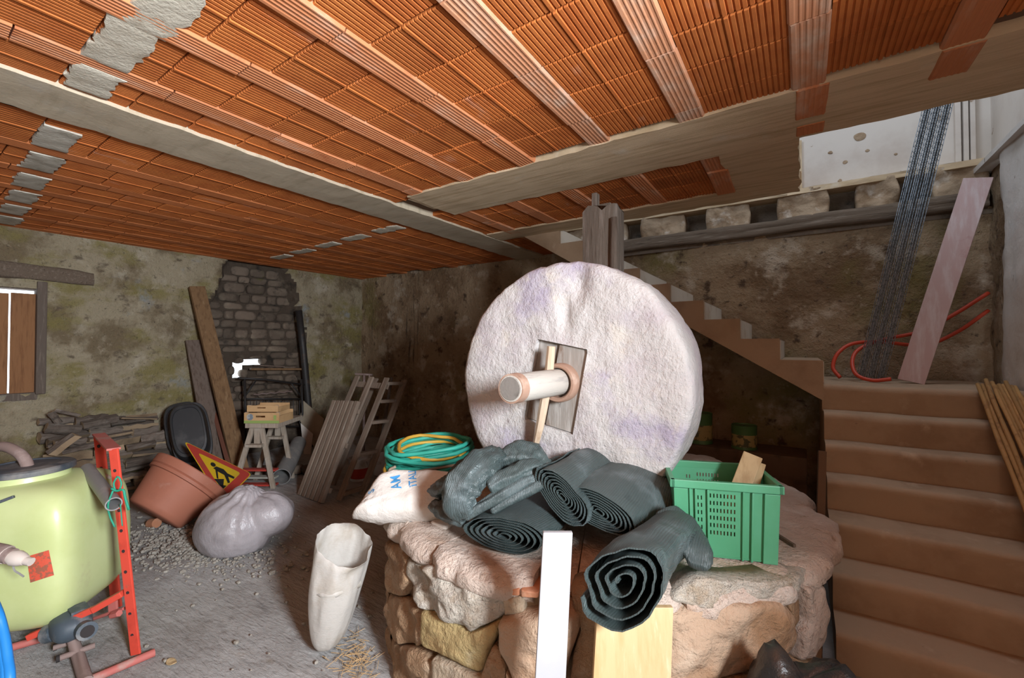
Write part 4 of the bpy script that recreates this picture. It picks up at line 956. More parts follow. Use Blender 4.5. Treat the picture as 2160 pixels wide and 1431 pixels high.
b = MB(); b.rock((.0, 1.60, .30), (.38, .34, .66), 4, .24, 40, 24, fl=.002); solo(b, 'rubbish_bag', m_bag, 'black plastic bag slumped between the mill base and the stairs', 'bag', smooth=True)
b = MB(); b.beam((.055, 2.75, 0), (.09, 2.95, 1.02), .035, .16, up=(0, 1, 0)); solo(b, 'plank', m_box, 'dark reddish board standing in the gap against the stair flank', 'plank', bevel=.003)
# ================================================================== things on the landing
m_pinkp = M('pinkish_limed_board', (.52, .37, .36), .8, [((.60, .50, .50), 4, .42, .7, 'noise', (6, 6, .7)), ((.42, .22, .2), 5, .58, .75)], [(40, .2, .003)])
b = MB(); lo = PZ(1932, 812, ZL+.003); hi = PX(2076, 368, 1.10); hi.y = 4.60
a = V((lo.x, 4.42, ZL+.012)); c = V((1.09, 4.53, 2.83)); b.beam(a, c, .155, .028, up=(.25, 1, 0)); solo(b, 'plank', m_pinkp, 'long pinkish whitewashed board leaning in the landing corner', 'plank', bevel=.002)
m_mesh = M('galvanised_lath', (.26, .29, .33), .45, [((.10, .12, .14), 60, .45, .6)], metal=.6, spec=.6)
lath = thing('metal_lath_bundle', 'bundle of galvanised expanded metal lath strips standing on the landing', 'lath bundle', (.50, 4.72, ZL))
a = V((.47, 4.60, ZL+.01)); c = V((.90, 4.47, 3.55))
for k in range(9):
    b = MB(); off = V((.0185*(k-4), .014*(k % 3), 0)); A, B_ = a+off*1.1, c+off; n = 120; ax = (B_-A).normalized(); xd_ = V((1, .2, 0)); xd_ = (xd_-ax*xd_.dot(ax)).normalized()
    for s_ in (-1, 0, 1): b.beam(A+xd_*.0125*s_, B_+xd_*.0125*s_, .0055, .004)
    for i in range(n):
        f0, f1 = i/n, (i+1)/n; s_ = 1 if i % 2 else -1
        b.beam(A.lerp(B_, f0)+xd_*.0125*s_, A.lerp(B_, f1)-xd_*.0125*s_, .0045, .0015)
    build(b, 'lath_strip', m_mesh, lath)
m_red = M('orange_red_conduit', (.55, .06, .025), .5, spec=.5)
zc = ZL+.016
P1 = [(1880, 800), (1840, 803), (1806, 790), (1798, 760), (1815, 735), (1870, 715), (1940, 700), (2010, 665), (2085, 618)]
P2 = [(2085, 655), (2020, 700), (1950, 728), (1860, 722), (1800, 725), (1768, 745), (1757, 775), (1772, 797)]
for P_, nm, ys in ((P1, 'orange conduit loop in front, its end lying on the landing', (4.36, 4.38, 4.42, 4.52, 4.6, 4.66, 4.7, 4.8, 4.88)), (P2, 'orange conduit loop behind, curling down at the left', (4.92, 4.86, 4.8, 4.7, 4.62, 4.55, 4.5, 4.45))):
    pts = [PY(px, py, y) for (px, py), y in zip(P_, ys)]
    for q in pts: q.z = max(q.z, zc)
    b = MB(); b.tube(crom(pts, 60), .0145, 10); solo(b, 'conduit', m_red, nm, 'conduit', smooth=True)
m_cane = M('yellow_brown_cane', (.40, .22, .08), .7, [((.26, .13, .05), 8, .5, .7, 'noise', (3, 3, 1))], rand=.22)
r2 = random.Random(5)
tops = [(2062, 815), (2078, 800), (2092, 805), (2108, 812), (2120, 806), (2132, 822), (2072, 824), (2100, 828), (2116, 832), (2140, 840)]
tops.sort()
ORD = ['leftmost', 'second from left', 'third from left', 'fourth from left', 'fifth from left', 'sixth from left', 'seventh from left', 'eighth from left', 'ninth from left', 'rightmost']
for k, (px, py) in enumerate(tops):
    t_ = PY(px, py, 3.97); t_.z = max(t_.z, 1.352); f_ = V((t_.x-.01+.010*k, 2.78+.03*(k % 3), .392))
    b = MB(); n = 9; b.tube([t_.lerp(f_, i/n)+V((.003*math.sin(i*1.7+k), 0, .004*math.cos(i*2.1+k))) for i in range(n+1)], [.0105+.002*(i % 2) for i in range(n+1)], 7)
    solo(b, 'cane', m_cane, 'bamboo cane on the stairs by the right wall, '+ORD[k]+' at its top', 'cane', 'bamboo canes on the stairs', smooth=True)
b = MB(); q = PX(2058, 515, 1.2); b.tube([q+V((-.03, 0, 0)), q+V((-.035, -.01, -.1)), q+V((-.03, .0, -.2)), q+V((-.04, .005, -.26))], .006, 6); solo(b, 'cord', m_whitep, 'frayed pale cord hanging behind the pinkish board', 'cord', smooth=True)
# ================================================================== left side of the room
# ------------------------------------------------------------------ tractor sprayer
m_tank = M('yellow_green_polyethylene', (.56, .62, .30), .36, [((.50, .56, .24), 3, .4, .7), ((.42, .36, .22), 5, .62, .8, 'noise', None, .6)], [(4, .15, .01)], spec=.5)
m_lid = M('dusty_black_lid', (.05, .06, .075), .5, [((.20, .19, .18), 5, .45, .7)], spec=.5)
m_redm = M('red_painted_steel', (.68, .075, .045), .42, [((.50, .05, .03), 6, .5, .75), ((.36, .13, .08), 12, .64, .74)], spec=.5)
m_redd = M('dusty_red_steel', (.46, .13, .11), .7, [((.38, .26, .22), 8, .5, .7)], spec=.4)
m_shade_black = M('shade_disc_black', (.03, .025, .025), .8)  # black for painted shade of holes and outlet, also for the rubber ends
m_grey = M('grey_plastic_pipe', (.24, .235, .23), .5, [((.33, .31, .29), 6, .5, .7)], spec=.5)
m_pump = M('blue_grey_pump', (.06, .08, .10), .55, [((.2, .2, .2), 9, .5, .7)], spec=.5)
m_rust = M('rusty_brown_steel', (.24, .17, .15), .75, [((.36, .28, .26), 7, .5, .7)])
m_twine = M('green_twine', (.03, .28, .18), .7)
m_stk = M('red_hazard_sticker', (.60, .09, .05), .5, [((.30, .10, .06), 45, .50, .56)])
m_brass = M('cream_fitting', (.62, .54, .48), .5, [((.4, .32, .28), 12, .55, .7)])
TC = PD(74, 1160, 2.42); TC.z = .50
spr = thing('tractor_sprayer', 'yellow green sprayer tank on a red steel carrying frame', 'sprayer', (TC.x, TC.y, 0))
b = MB(); TA, TB_, TH = .335, .31, .375
def sup(u, v, ex=.32, ez=.42):
    a = 2*pi*u; c = pi*(v-.5)
    f = lambda q, e: math.copysign(abs(q)**e, q)
    x = f(math.cos(c), ez)*f(math.cos(a), ex); y = f(math.cos(c), ez)*f(math.sin(a), ex); z = f(math.sin(c), ez)
    return x, y, z
HF = V((fwd.x, fwd.y, 0)).normalized()
TX = (rgt*.97+HF*.22).normalized(); TY = V((-TX.y, TX.x, 0))
def ftank(u, v):
    x, y, z = sup(u, v); t = 1-.05*(z > 0)*z
    return TC+TX*(x*TA*t)+TY*(y*TB_*t)+V((0, 0, z*TH-.02*(x*x)*(z > 0)))
b.grid(72, 44, ftank)
tank = build(b, 'tank', m_tank, spr, smooth=True, weld=1e-5)
tb = BVHTree.FromPolygons([tuple(p) for p in b.v], b.f)
LC = TC+TX*(-.045)+V((0, 0, TH-.005)); Ml = Matrix.Translation(LC)
b = MB(); b.lathe([(.178, -.03), (.178, .035), (.172, .042)], 40, Ml); build(b, 'filler_neck', m_tank, tank, smooth=True)
b = MB(); b.lathe([(.184, .030), (.197, .034), (.197, .058), (.188, .066), (.140, .072), (.135, .066), (.02, .062), (.001, .062)], 44, Ml); lid = build(b, 'lid', m_lid, spr, 'dusty black round screw lid', smooth=True, sharp=.6)
b = MB(); b.rock(LC+V((.03, -.12, .072)), (.025, .025, .015), 1, .05); build(b, 'lid_bolt', m_brass, lid, smooth=True)
b = MB(); b.tube(crom([PD(-30, 955, 2.45), PD(5, 942, 2.45), PD(38, 955, 2.43), PD(55, 975, 2.42), PD(60, 1000, 2.42)], 18), .027, 12); build(b, 'filler_hose', m_rust, spr, smooth=True)
def on_tank(px, py):
    h = tb.ray_cast(CAMP, ray(px, py).normalized()); return h[0] if h[0] else PD(px, py, 2.15)
b = MB(); q4 = [(56, 1175), (103, 1161), (114, 1214), (64, 1230)]
def bil(u, v):
    x = (q4[0][0]*(1-u)+q4[1][0]*u)*(1-v)+(q4[3][0]*(1-u)+q4[2][0]*u)*v; y = (q4[0][1]*(1-u)+q4[1][1]*u)*(1-v)+(q4[3][1]*(1-u)+q4[2][1]*u)*v
    p = on_tank(x, y); return p+(CAMP-p).normalized()*.004
b.grid(8, 8, bil); build(b, 'hazard_sticker', m_stk, tank, 'faded red square sticker')
b = MB(); b.beam(on_tank(-6, 1062)-fwd*.012, on_tank(36, 1046)-fwd*.012, .014, .02, up=fwd); tab = build(b, 'strap', m_lid, spr, bevel=.003)
b = MB(); b.rock(on_tank(8, 1054)-fwd*.03, (.022, .022, .022), 2, .05); build(b, 'strap_bolt', m_brass, tab, smooth=True)
dv = 1.98
b = MB(); b.tube([PD(-40, 1160, dv), PD(5, 1169, dv), PD(12, 1171, dv)], .040, 14); b.tube([PD(12, 1171, dv), PD(24, 1174, dv)], .034, 14); vp = build(b, 'outlet_pipe', m_rust, spr, smooth=True, sharp=.7)
b = MB(); b.tube([PD(10, 1171, dv), PD(14, 1172, dv), PD(15, 1172, dv), PD(22, 1174, dv)], [.034, .036, .030, .030], 16); b.tube([PD(22, 1174, dv), PD(34, 1178, dv), PD(46, 1181, dv), PD(54, 1183, dv)], [.026, .034, .028, .020], 16); b.tube([PD(52, 1183, dv), PD(66, 1186, dv)], .018, 10); build(b, 'cream_coupling', m_brass, vp, smooth=True, sharp=.7)
b = MB(); b.tube(crom([PD(27, 1186, dv), PD(30, 1203, dv), PD(40, 1210, dv), PD(50, 1217, dv)], 10), .004, 6); build(b, 'lock_chain', m_grey, vp)
# frame
N0 = V((-2.845, .80, 0)); N1 = PD(240, 948, 2.34); F1 = PD(208, 927, 2.74); F1.z = N1.z; F0 = F1-(N1-N0)
pd = (F1-N1); pd.z = 0; pd.normalize(); nn_ = V((-pd.y, pd.x, 0))
def flatbar(a, c, w_, th, name, parent, mat=m_redm, wd=None):
    b = MB(); up = nn_ if wd is None else wd
    b.beam(a, c, w_, th, up=up); return build(b, name, mat, parent, bevel=.003)
near = flatbar(N0+V((0, 0, .02)), N1, .048, .012, 'upright', spr, wd=-fwd)
far = flatbar(F0+V((0, 0, .02)), F1, .062, .012, 'upright', spr, wd=-fwd)
b = MB(); b.beam(N1+V((0, 0, .0)), F1+V((0, 0, .0)), .06, .012); build(b, 'top_bar', m_redd, spr, bevel=.003)
for k in range(9):
    p = N0.lerp(N1, .11+.098*k)
    b = MB(); xd_ = rgt*.007; Mx = Matrix.Translation(p-HF*.0068) @ Matrix((rgt, V((0, 0, 1)), -HF)).transposed().to_4x4()
    b.lathe([(.0085, 0), (.0085, .0012), (.001, .0012)], 12, Mx); build(b, 'shade_disc_black', m_shade_black, near)  # raised black disc, the shade of a bolt hole painted on the bar
for k in range(2):
    p = F0.lerp(F1, .93-.13*k); b = MB(); Mx = Matrix.Translation(p-HF*.0068) @ Matrix((rgt, V((0, 0, 1)), -HF)).transposed().to_4x4()
    b.lathe([(.011, 0), (.011, .0012), (.001, .0012)], 12, Mx); build(b, 'shade_disc_black', m_shade_black, far)  # same painted hole shade on the far upright
b = MB(); b.tube([PZ(326, 1377, .02), PZ(188, 1436, .02), PZ(150, 1455, .02)], .019, 12); build(b, 'foot_tube', m_redd, spr, smooth=True, sharp=.8)
b = MB(); b.tube([PZ(-40, 1385, .02), PZ(122, 1338, .02)], .019, 12); build(b, 'foot_tube', m_redd, spr, smooth=True, sharp=.8)
b = MB(); b.beam(PD(200, 1285, 2.25), PD(262, 1250, 2.27), .05, .03); b.beam(PD(60, 1345, 2.2), PD(200, 1285, 2.25), .03, .03); build(b, 'cross_member', m_redm, spr, bevel=.004)
b = MB(); b.beam(PD(238, 1268, 2.3), PD(240, 1302, 2.3), .045, .012, up=-fwd); b.tube([PD(150, 1322, 2.34), PD(262, 1284, 2.28)], .009, 8); b.tube([PD(236, 1299, 2.27), PD(252, 1294, 2.26)], .017, 6); build(b, 'bracket', m_redd, spr, bevel=.002)
b = MB(); cpt = PD(150, 1318, 2.25)
b.rock(cpt, (.20, .16, .13), 3, .06, 20, 12); b.tube([PD(100, 1337, 2.22), PD(118, 1332, 2.22)], .045, 14); b.tube([PD(168, 1322, 2.26), PD(184, 1332, 2.18)], [.034, .042], 16); b.box(PD(165, 1300, 2.27), (.09, .07, .09)); pump = build(b, 'pump', m_pump, spr, smooth=True, sharp=.6)
b = MB(); b.tube([PD(184.5, 1332.5, 2.179), PD(184.8, 1333, 2.172)], .027, 14); build(b, 'outlet_shade_disc', m_shade_black, pump)  # black disc on the closed outlet, painting the shade of its mouth
b = MB(); b.tube([PD(152, 1345, 2.22), PZ(165, 1385, .03), PZ(182, 1440, .03)], [.022, .026, .026], 12); b.tube([PZ(112, 1368, .06), PZ(190, 1342, .06)], .013, 10); b.tube([PZ(118, 1392, .05), PZ(200, 1362, .05)], .014, 10); build(b, 'drawbar', m_rust, spr, 'rusty tee shaped drawbar on the floor', smooth=True, sharp=.8)
for (x0, y0, x1, y1) in ((112, 1368, 120, 1365), (118, 1392, 126, 1389)):
    b = MB(); b.tube([PZ(x0, y0, .056), PZ(x1, y1, .056)], .0165, 10); build(b, 'rubber_end', m_shade_black, spr, smooth=True, sharp=.8)
b = MB(); pa, pb = PD(184, 990, 2.62), PD(240, 1064, 2.19); pr = .034; ax = (pb-pa).normalized()
b.pipe(pa, pb, pr, pr*.84); build(b, 'grey_pipe', m_grey, spr, 'grey plastic pipe tied to the frame', smooth=True, sharp=.6)
tw = [PD(x, y, 2.20) for x, y in ((246, 1008), (240, 1020), (243, 1034), (250, 1036), (256, 1022), (252, 1009), (246, 1006))]
b = MB(); b.tube(crom(tw, 24), .0045, 6); b.tube(crom([PD(235, 1031, 2.19), PD(246, 1036, 2.19), PD(260, 1034, 2.19), PD(264, 1050, 2.19), PD(272, 1076, 2.2)], 14), .006, 6); b.tube(crom([PD(238, 1036, 2.18), PD(228, 1065, 2.18), PD(232, 1090, 2.2), PD(242, 1112, 2.21)], 14), .0045, 6); b.tube(crom([PD(254, 1064, 2.19), PD(256, 1090, 2.2), PD(258, 1110, 2.2)], 8), .003, 5)
build(b, 'green_twine', m_twine, spr, 'green baler twine knotted round the upright', smooth=True)
b = MB(); b.rock(PD(223, 1012, 2.6), (.05, .04, .06), 8, .3, 12, 8); build(b, 'rag_knot', m_brass, spr, smooth=True)
# blue hose at the left edge
m_bluep = M('bright_blue_hose', (.02, .22, .62), .4, spec=.5)
b = MB()
for k in range(3):
    q = PD(20-9*k, 1450, 1.58)
    b.tube(crom([PD(-55, 1168+6*k, 1.98), PD(-50, 1205, 1.88), PD(-12-5*k, 1275+4*k, 1.70), PD(6-7*k, 1330, 1.66), PD(16-8*k, 1390, 1.62), q, V((q.x-.01, q.y-.02, .16)), V((q.x-.07, q.y-.04-.03*k, .018)), V((q.x-.35, q.y-.02-.06*k, .018+.004*k)), V((q.x-.7, q.y+.05-.08*k, .018))], 44), .0155, 10)
solo(b, 'blue_hose', m_bluep, 'coil of bright blue hose at the left edge of the picture', 'hose', smooth=True)
# ------------------------------------------------------------------ firewood against the left wall
m_bark = M('grey_bark', (.17, .135, .11), .95, [((.10, .075, .06), 10, .45, .7, 'noise', (5, .7, 5)), ((.25, .22, .19), 6, .55, .75, 'noise', (5, .7, 5))], [(22, .7, .012, 'noise', (6, .7, 6))], rand=.3)
m_cut = M('split_wood_face', (.30, .215, .135), .9, [((.20, .14, .09), 6, .45, .7)], [(30, .4, .005)], rand=.3)
def log_mb(kind, L, r, sd):
    b = MB(); r2 = random.Random(sd); n = {0: 10, 1: 6, 2: 7, 3: 5}[kind]; prof = []
    if kind == 0: prof = [(math.cos(2*pi*i/n), math.sin(2*pi*i/n), 0) for i in range(n)]
    elif kind == 1: prof = [(math.cos(pi*i/(n-2)), math.sin(pi*i/(n-2))-.4, 0) for i in range(n-1)]; prof.append((0, -.42, 1))
    elif kind == 2: prof = [(math.cos(.2+1.7*i/(n-3)), math.sin(.2+1.7*i/(n-3)), 0) for i in range(n-2)]+[(-.5, .2, 1), (-.35, -.55, 1)]
    else: prof = [(1, .25, 0), (.2, .55, 0), (-1, .3, 0), (-.9, -.35, 1), (.9, -.3, 1)]
    n = len(prof); M_ = 5; vs = []
    for j in range(M_+1):
        f = j/M_; bend = .02*math.sin(f*pi)*r2.uniform(-1, 1)
        for i, (x, y, _) in enumerate(prof):
            q = r*(1+.22*fbm((x, y, f*1.6+sd), 1.5, 3))
            vs.append((x*q+bend, L*(f-.5)+.02*fbm((x, y, sd), 2)*(j in (0, M_)), y*q))
    for j in range(M_):
        for i in range(n): b.add([], [(j*n+i, j*n+(i+1) % n, (j+1)*n+(i+1) % n, (j+1)*n+i)], 1 if prof[i][2] else 0)
    b.add([], [tuple(range(n-1, -1, -1)), tuple(M_*n+i for i in range(n))], 1); b.v = [V(q) for q in vs]; return b
lsrc = []
r2 = random.Random(21)
ya, yb_ = PX(92, 930, -6.25).y, PX(352, 930, -6.25).y
def htop(y):
    f = (y-ya)/(yb_-ya)
    return .10+(PX(210, 872, -6.3).z-.10)*min(1, (f+.02)*6, (1.10-f)*5)*(1-.10*f)
names = ['split round firewood log with grey bark', 'half split firewood log', 'quarter split firewood log', 'flat split firewood slab']
cnt = 0
for layer, xc in ((0, -6.04), (1, -6.22), (2, -6.42)):
    z = .055
    while z < .95:
        y = ya+r2.uniform(-.06, .05)
        hh = r2.uniform(.065, .10)
        while y < yb_-.05:
            L = r2.uniform(.20, .38); endon = r2.random() < .30 and layer == 0
            wl_ = .11 if endon else L
            yc = y+wl_/2
            if z < htop(yc)-.03-.10*(layer == 0) and (layer == 0 or z > htop(yc)-.28):
                kd = r2.choice((0, 0, 1, 1, 2, 2, 2, 3)); k = None
                cand = [s for s in lsrc if s[0] == kd]
                if len(cand) < 3:
                    sd = len(lsrc); o = build(log_mb(kd, .34, .062, sd), 'firewood_log', [m_bark, m_cut]); lsrc.append((kd, o))
                else:
                    o = r2.choice(cand)[1].copy(); COL.objects.link(o)
                s = L/.34 if not endon else 1
                o.scale = (hh/.10*r2.uniform(.85, 1.1), s, hh/.10*r2.uniform(.85, 1.1))
                o.location = (xc+r2.uniform(-.05, .05)-.12*(z > .7), yc, z)
                o.rotation_euler = (r2.uniform(-.10, .10), r2.uniform(0, 6.28), (pi/2 if endon else 0)+r2.uniform(-.22, .22))
                fy = (yc-ya)/(yb_-ya); fz = z/max(.2, htop(yc)); zone = ('bottom', 'lower middle', 'upper middle', 'top')[min(3, int(fz*4))]+', '+('left end', 'left of centre', 'right of centre', 'right end')[max(0, min(3, int(fy*4)))]+' of the woodpile'
                tag(o, ('round log', 'half split log', 'quarter split log', 'flat split slab')[kd]+(' end on, ' if endon else ' lengthwise, ')+('front row, ', 'second row, ', 'back row, ')[layer]+zone, 'firewood', 'firewood logs piled along the left wall'); cnt += 1
            y += wl_+.012
        z += hh*.86
# a few logs lying loose on top, told apart
def toplog(px0, px1, r, kd, lab, x=-6.2):
    a, c = PX(*px0, x), PX(*px1, x); L = (c-a).length; o = build(log_mb(kd, L, r, 77+cnt+px0[0]), 'firewood_log', [m_bark, m_cut])
    o.location = (a+c)/2; d = (c-a).normalized(); o.rotation_euler = d.to_track_quat('Y', 'Z').to_euler(); tag(o, lab, 'firewood', 'firewood logs piled along the left wall')
toplog((172, 898), (246, 882), .075, 1, 'thickest split log lying slanting on top of the woodpile')
toplog((96, 903), (168, 908), .05, 0, 'round grey log at the upper left of the woodpile')
toplog((255, 882), (330, 884), .028, 3, 'thin orange brown split batten on the woodpile at its right end')
toplog((106, 870), (125, 893), .03, 0, 'short grey branch standing tilted on the woodpile at its left end', -6.3)
toplog((115, 866), (168, 877), .018, 0, 'bent dark branch topmost on the woodpile', -6.35)
toplog((105, 958), (160, 918), .085, 3, 'broad bark slab lying steeply across the left of the woodpile', -5.98)
# ------------------------------------------------------------------ flower pot on a clay block, gravel
m_terra = M('terracotta_plastic', (.42, .155, .095), .6, [((.36, .13, .08), 3, .45, .7), ((.50, .26, .19), 6, .58, .78)], [(40, .1, .003)], spec=.4)
pb_, pr_ = PD(326, 1088, 3.72), PD(408, 1002, 3.98); axp = (pr_-pb_); Lp = axp.length; axp.normalize()
q = axp.to_track_quat('Z', 'Y').to_matrix().to_4x4(); Mp = Matrix.Translation(pb_) @ q
pot = thing('flower_pot', 'large terracotta coloured flower pot tipped on its side in the rubble', 'flower pot', (pb_.x, pb_.y, 0))
b = MB(); r0_, r1_ = .235, .315
b.lathe([(.001, .0), (r0_-.02, 0), (r0_, .012), (r0_+.01, .05), (r1_-.008, Lp-.11), (r1_-.004, Lp-.108)], 48, Mp)
b.lathe([(r1_-.03, Lp-.12), (r1_-.045, Lp*.5), (r0_-.03, .03), (.001, .025)], 48, Mp)
build(b, 'pot_body', m_terra, pot, smooth=True, sharp=.8)
b = MB(); b.lathe([(r1_-.010, Lp-.112), (r1_+.012, Lp-.108), (r1_+.016, Lp-.085), (r1_+.010, Lp-.078), (r1_+.020, Lp-.070), (r1_+.030, Lp-.008), (r1_+.024, Lp), (r1_+.004, Lp), (r1_-.004, Lp-.02), (r1_-.03, Lp-.12)], 48, Mp); build(b, 'rim', m_terra, pot, smooth=True, sharp=.6)
b = MB(); p = PZ(322, 1116, 0); b.tube([p+V((-.05, 0, .035)), p+V((.03, .02, .05))], .04, 14); solo(b, 'clay_pipe_stub', m_brick, 'short orange clay stub wedged under the flower pot', 'clay stub', smooth=True, sharp=.8)
gm = MB(); r3 = random.Random(9)
for k in range(1400):
    if k < 1050: px, py = r3.gauss(385, 60), r3.gauss(1150, 28)
    elif k < 1330: px, py = r3.gauss(500, 90), r3.gauss(1180, 25)
    else: px, py = r3.uniform(260, 800), r3.uniform(1080, 1425)
    p = PZ(px, min(max(py, 1075), 1428), 0); s = abs(r3.gauss(0, .009))+.006
    if (V((p.x, p.y, 0))-BC).length < 1.26: continue
    s = min(s, .032); gm.rock((p.x, p.y, s*.2+.012), (s*1.5, s*1.2, s), k, .35, 6, 4, R=rotz(r3.uniform(0, 6)))
g = build(gm, 'gravel', m_gravel); tag(g, 'pale rubble and mortar crumbs scattered on the earth floor', 'rubble', kind='stuff')
b = MB(); p = PZ(362, 1405, 0); b.patch([(-.035, -.01), (-.01, -.022), (.03, -.012), (.04, .01), (0, .02), (-.03, .015)], lambda s, t, h: V((p.x+s, p.y+t, .016+h+.25*s*s/.04)), .004, .001, 18, .003, 30)
solo(b, 'dry_leaf', m_off, 'small brown dry leaf on the floor in front', 'leaf')
sm = MB()
for k in range(120):
    px, py = r3.gauss(748, 22), r3.gauss(1395, 30); p = PZ(px, py, 0); a = r3.uniform(0, 6.3)
    if (V((p.x, p.y, 0))-BC).length < 1.28: continue
    sm.beam(p+V((0, 0, .016)), p+V((math.cos(a)*.05, math.sin(a)*.05, .022)), .002, .002)
o = build(sm, 'straw', m_pine); tag(o, 'wisps of straw on the floor beside the mill base', 'straw', kind='stuff')
# ------------------------------------------------------------------ plastic bags
m_bagw = M('milky_plastic_bag', (.38, .345, .36), .34, [((.29, .26, .27), 4, .45, .7)], [(5, .5, .03, 'noise', (1, 1, .3)), (22, .5, .012)], spec=.6)
Bc = PD(512, 1108, 3.42); Bc.z = .20
def fbag(u, v):
    a = 2*pi*u; c = pi*(v-.5); d = V((math.cos(a)*math.cos(c), math.sin(a)*math.cos(c), math.sin(c)))
    P_ = Bc+rgt*(.01)+V((0, 0, -.0))
    def ell(cen, rx, ry, rz):
        o = V(cen); A = (d.x/rx)**2+(d.y/ry)**2+(d.z/rz)**2; Bq = -2*(d.x*o.x/rx**2+d.y*o.y/ry**2+d.z*o.z/rz**2); Cq = (o.x/rx)**2+(o.y/ry)**2+(o.z/rz)**2-1
        q = Bq*Bq-4*A*Cq; return (-Bq+math.sqrt(q))/(2*A) if q > 0 else 0
    r = max(ell((-.06, 0, -.02), .29, .25, .26), ell((.17, .03, .06), .19, .17, .17), ell((.0, .02, .12), .16, .14, .17))
    k = V((.06, .0, .28)); e = (d*r-k); ph = math.atan2(e.y, e.x); dist = e.length
    r *= 1+.035*math.sin(ph*13+2*fbm((d.x, d.y, d.z), 2, 2))*max(0, 1-dist/.60)+.03*fbm(d, 2.2, 4)
    p = P_+rgt*(d.x*r)+HF*(d.y*r)+V((0, 0, d.z*r))
    if p.z < .018: p.z = .018+.002*fbm(p, 9, 2)
    return p
b = MB(); b.grid(84, 52, fbag); solo(b, 'plastic_bag', m_bagw, 'full milky plastic bag slumped on the floor', 'bag', smooth=True, weld=1e-5)
m_bagr = M('white_woven_bag', (.50, .47, .43), .5, [((.40, .35, .29), 5, .5, .75)], [(40, .3, .006, 'noise', (1, 1, 5)), (10, .3, .02)], spec=.4)
b = MB(); dR = 2.26
cen = [PD(688, 1368, dR), PD(690, 1352, dR), PD(698, 1310, dR+.01), PD(706, 1260, dR+.01), PD(712, 1220, dR+.01), PD(717, 1190, dR+.02), PD(722, 1165, dR+.02), PD(726, 1140, dR+.03)]
rad = [.035, .075, .105, .128, .133, .132, .136, .140]
n = 56; vs = []
for j, (c, r) in enumerate(zip(cen, rad)):
    for k in range(n):
        a = 2*pi*k/n; rr = r*(1+.06*fbm((math.cos(a)*1.5, math.sin(a)*1.5, j*.35), 1.4, 3)*(1+j*.2))
        up = 0
        if j >= 6: up = (.055*math.cos(a-2.6)*(j-5)/2 - .035*(math.sin(a) < -.2)*(j-5)/2*math.cos((a+pi/2)*.9) + .008*fbm((a*3, j, 2), 2.5, 3)*(j == 7))
        vs.append(c+rgt*(math.cos(a)*rr)+HF*(math.sin(a)*rr)+V((0, 0, up)))
b.add(vs, [(j*n+k, j*n+(k+1) % n, (j+1)*n+(k+1) % n, (j+1)*n+k) for j in range(len(cen)-1) for k in range(n)]+[tuple(range(n-1, -1, -1))])
wb_ = thing('white_bag', 'white woven bag rolled round its content, standing on its tip against the mill base', 'bag', (cen[0].x, cen[0].y, 0))
o = build(b, 'bag_skin', m_bagr, wb_, smooth=True); md = o.modifiers.new('thickness', 'SOLIDIFY'); md.thickness = .003
md = o.modifiers.new('smooth', 'SUBSURF'); md.levels = 1; md.render_levels = 2
b = MB(); c = cen[4]; b.rock(c+V((0, 0, -.02)), (.25, .25, .06), 6, .15, 20, 8); build(b, 'content', m_bagr, wb_, smooth=True)
# ------------------------------------------------------------------ trestle with fruit trays
m_palew = M('pale_dusty_wood', (.40, .335, .27), .85, [((.30, .24, .18), 7, .45, .7, 'noise', (6, 6, .6)), ((.48, .43, .37), 5, .56, .75)], [(20, .4, .004)])
tr = thing('trestle', 'dusty pale wooden trestle carrying two fruit trays', 'trestle', PZ(535, 1036, 0))
L0, R0 = PZ(491, 1039, 0), PZ(577, 1033, 0); back = HF*.42
dT = depth((L0+R0)/2)+.02
for off in (V(), back):
    for nm, f, t_ in (('leg', L0, PD(533, 908, dT)), ('leg', R0, PD(552, 908, dT))):
        b = MB(); b.beam(f+off, V((t_.x, t_.y, .70))+off, .05, .028, up=-fwd); build(b, nm, m_palew, tr, bevel=.002)
    b = MB(); a_, c_ = PD(521, 940, dT-.03), PD(555, 940, dT-.03); b.beam(a_+off, c_+off, .03, .085, up=fwd); build(b, 'gusset', m_palew, tr, bevel=.002)
    b = MB(); m_ = PD(543, 920, dT); b.beam(V((m_.x, m_.y, .52))+off, V((m_.x, m_.y, .71))+off, .06, .03, up=-fwd); build(b, 'post', m_palew, tr, bevel=.002)
m_ = PD(558, 905, dT); b = MB(); tp = V((m_.x, m_.y, .725)); 
b.box(tp+HF*.22, (.36, .56, .05), Matrix((rgt, HF, V((0, 0, 1)))).transposed()); build(b, 'top_board', m_palew, tr, bevel=.003)
m_tray = M('thin_tray_wood', (.60, .38, .19), .7, [((.50, .30, .14), 5, .45, .7)], [(40, .2, .002)]); m_trg = M('tray_green_print', (.30, .40, .12), .7); m_trb = M('tray_badge_print', (.20, .24, .28), .6, [((.45, .45, .42), 40, .5, .56)])
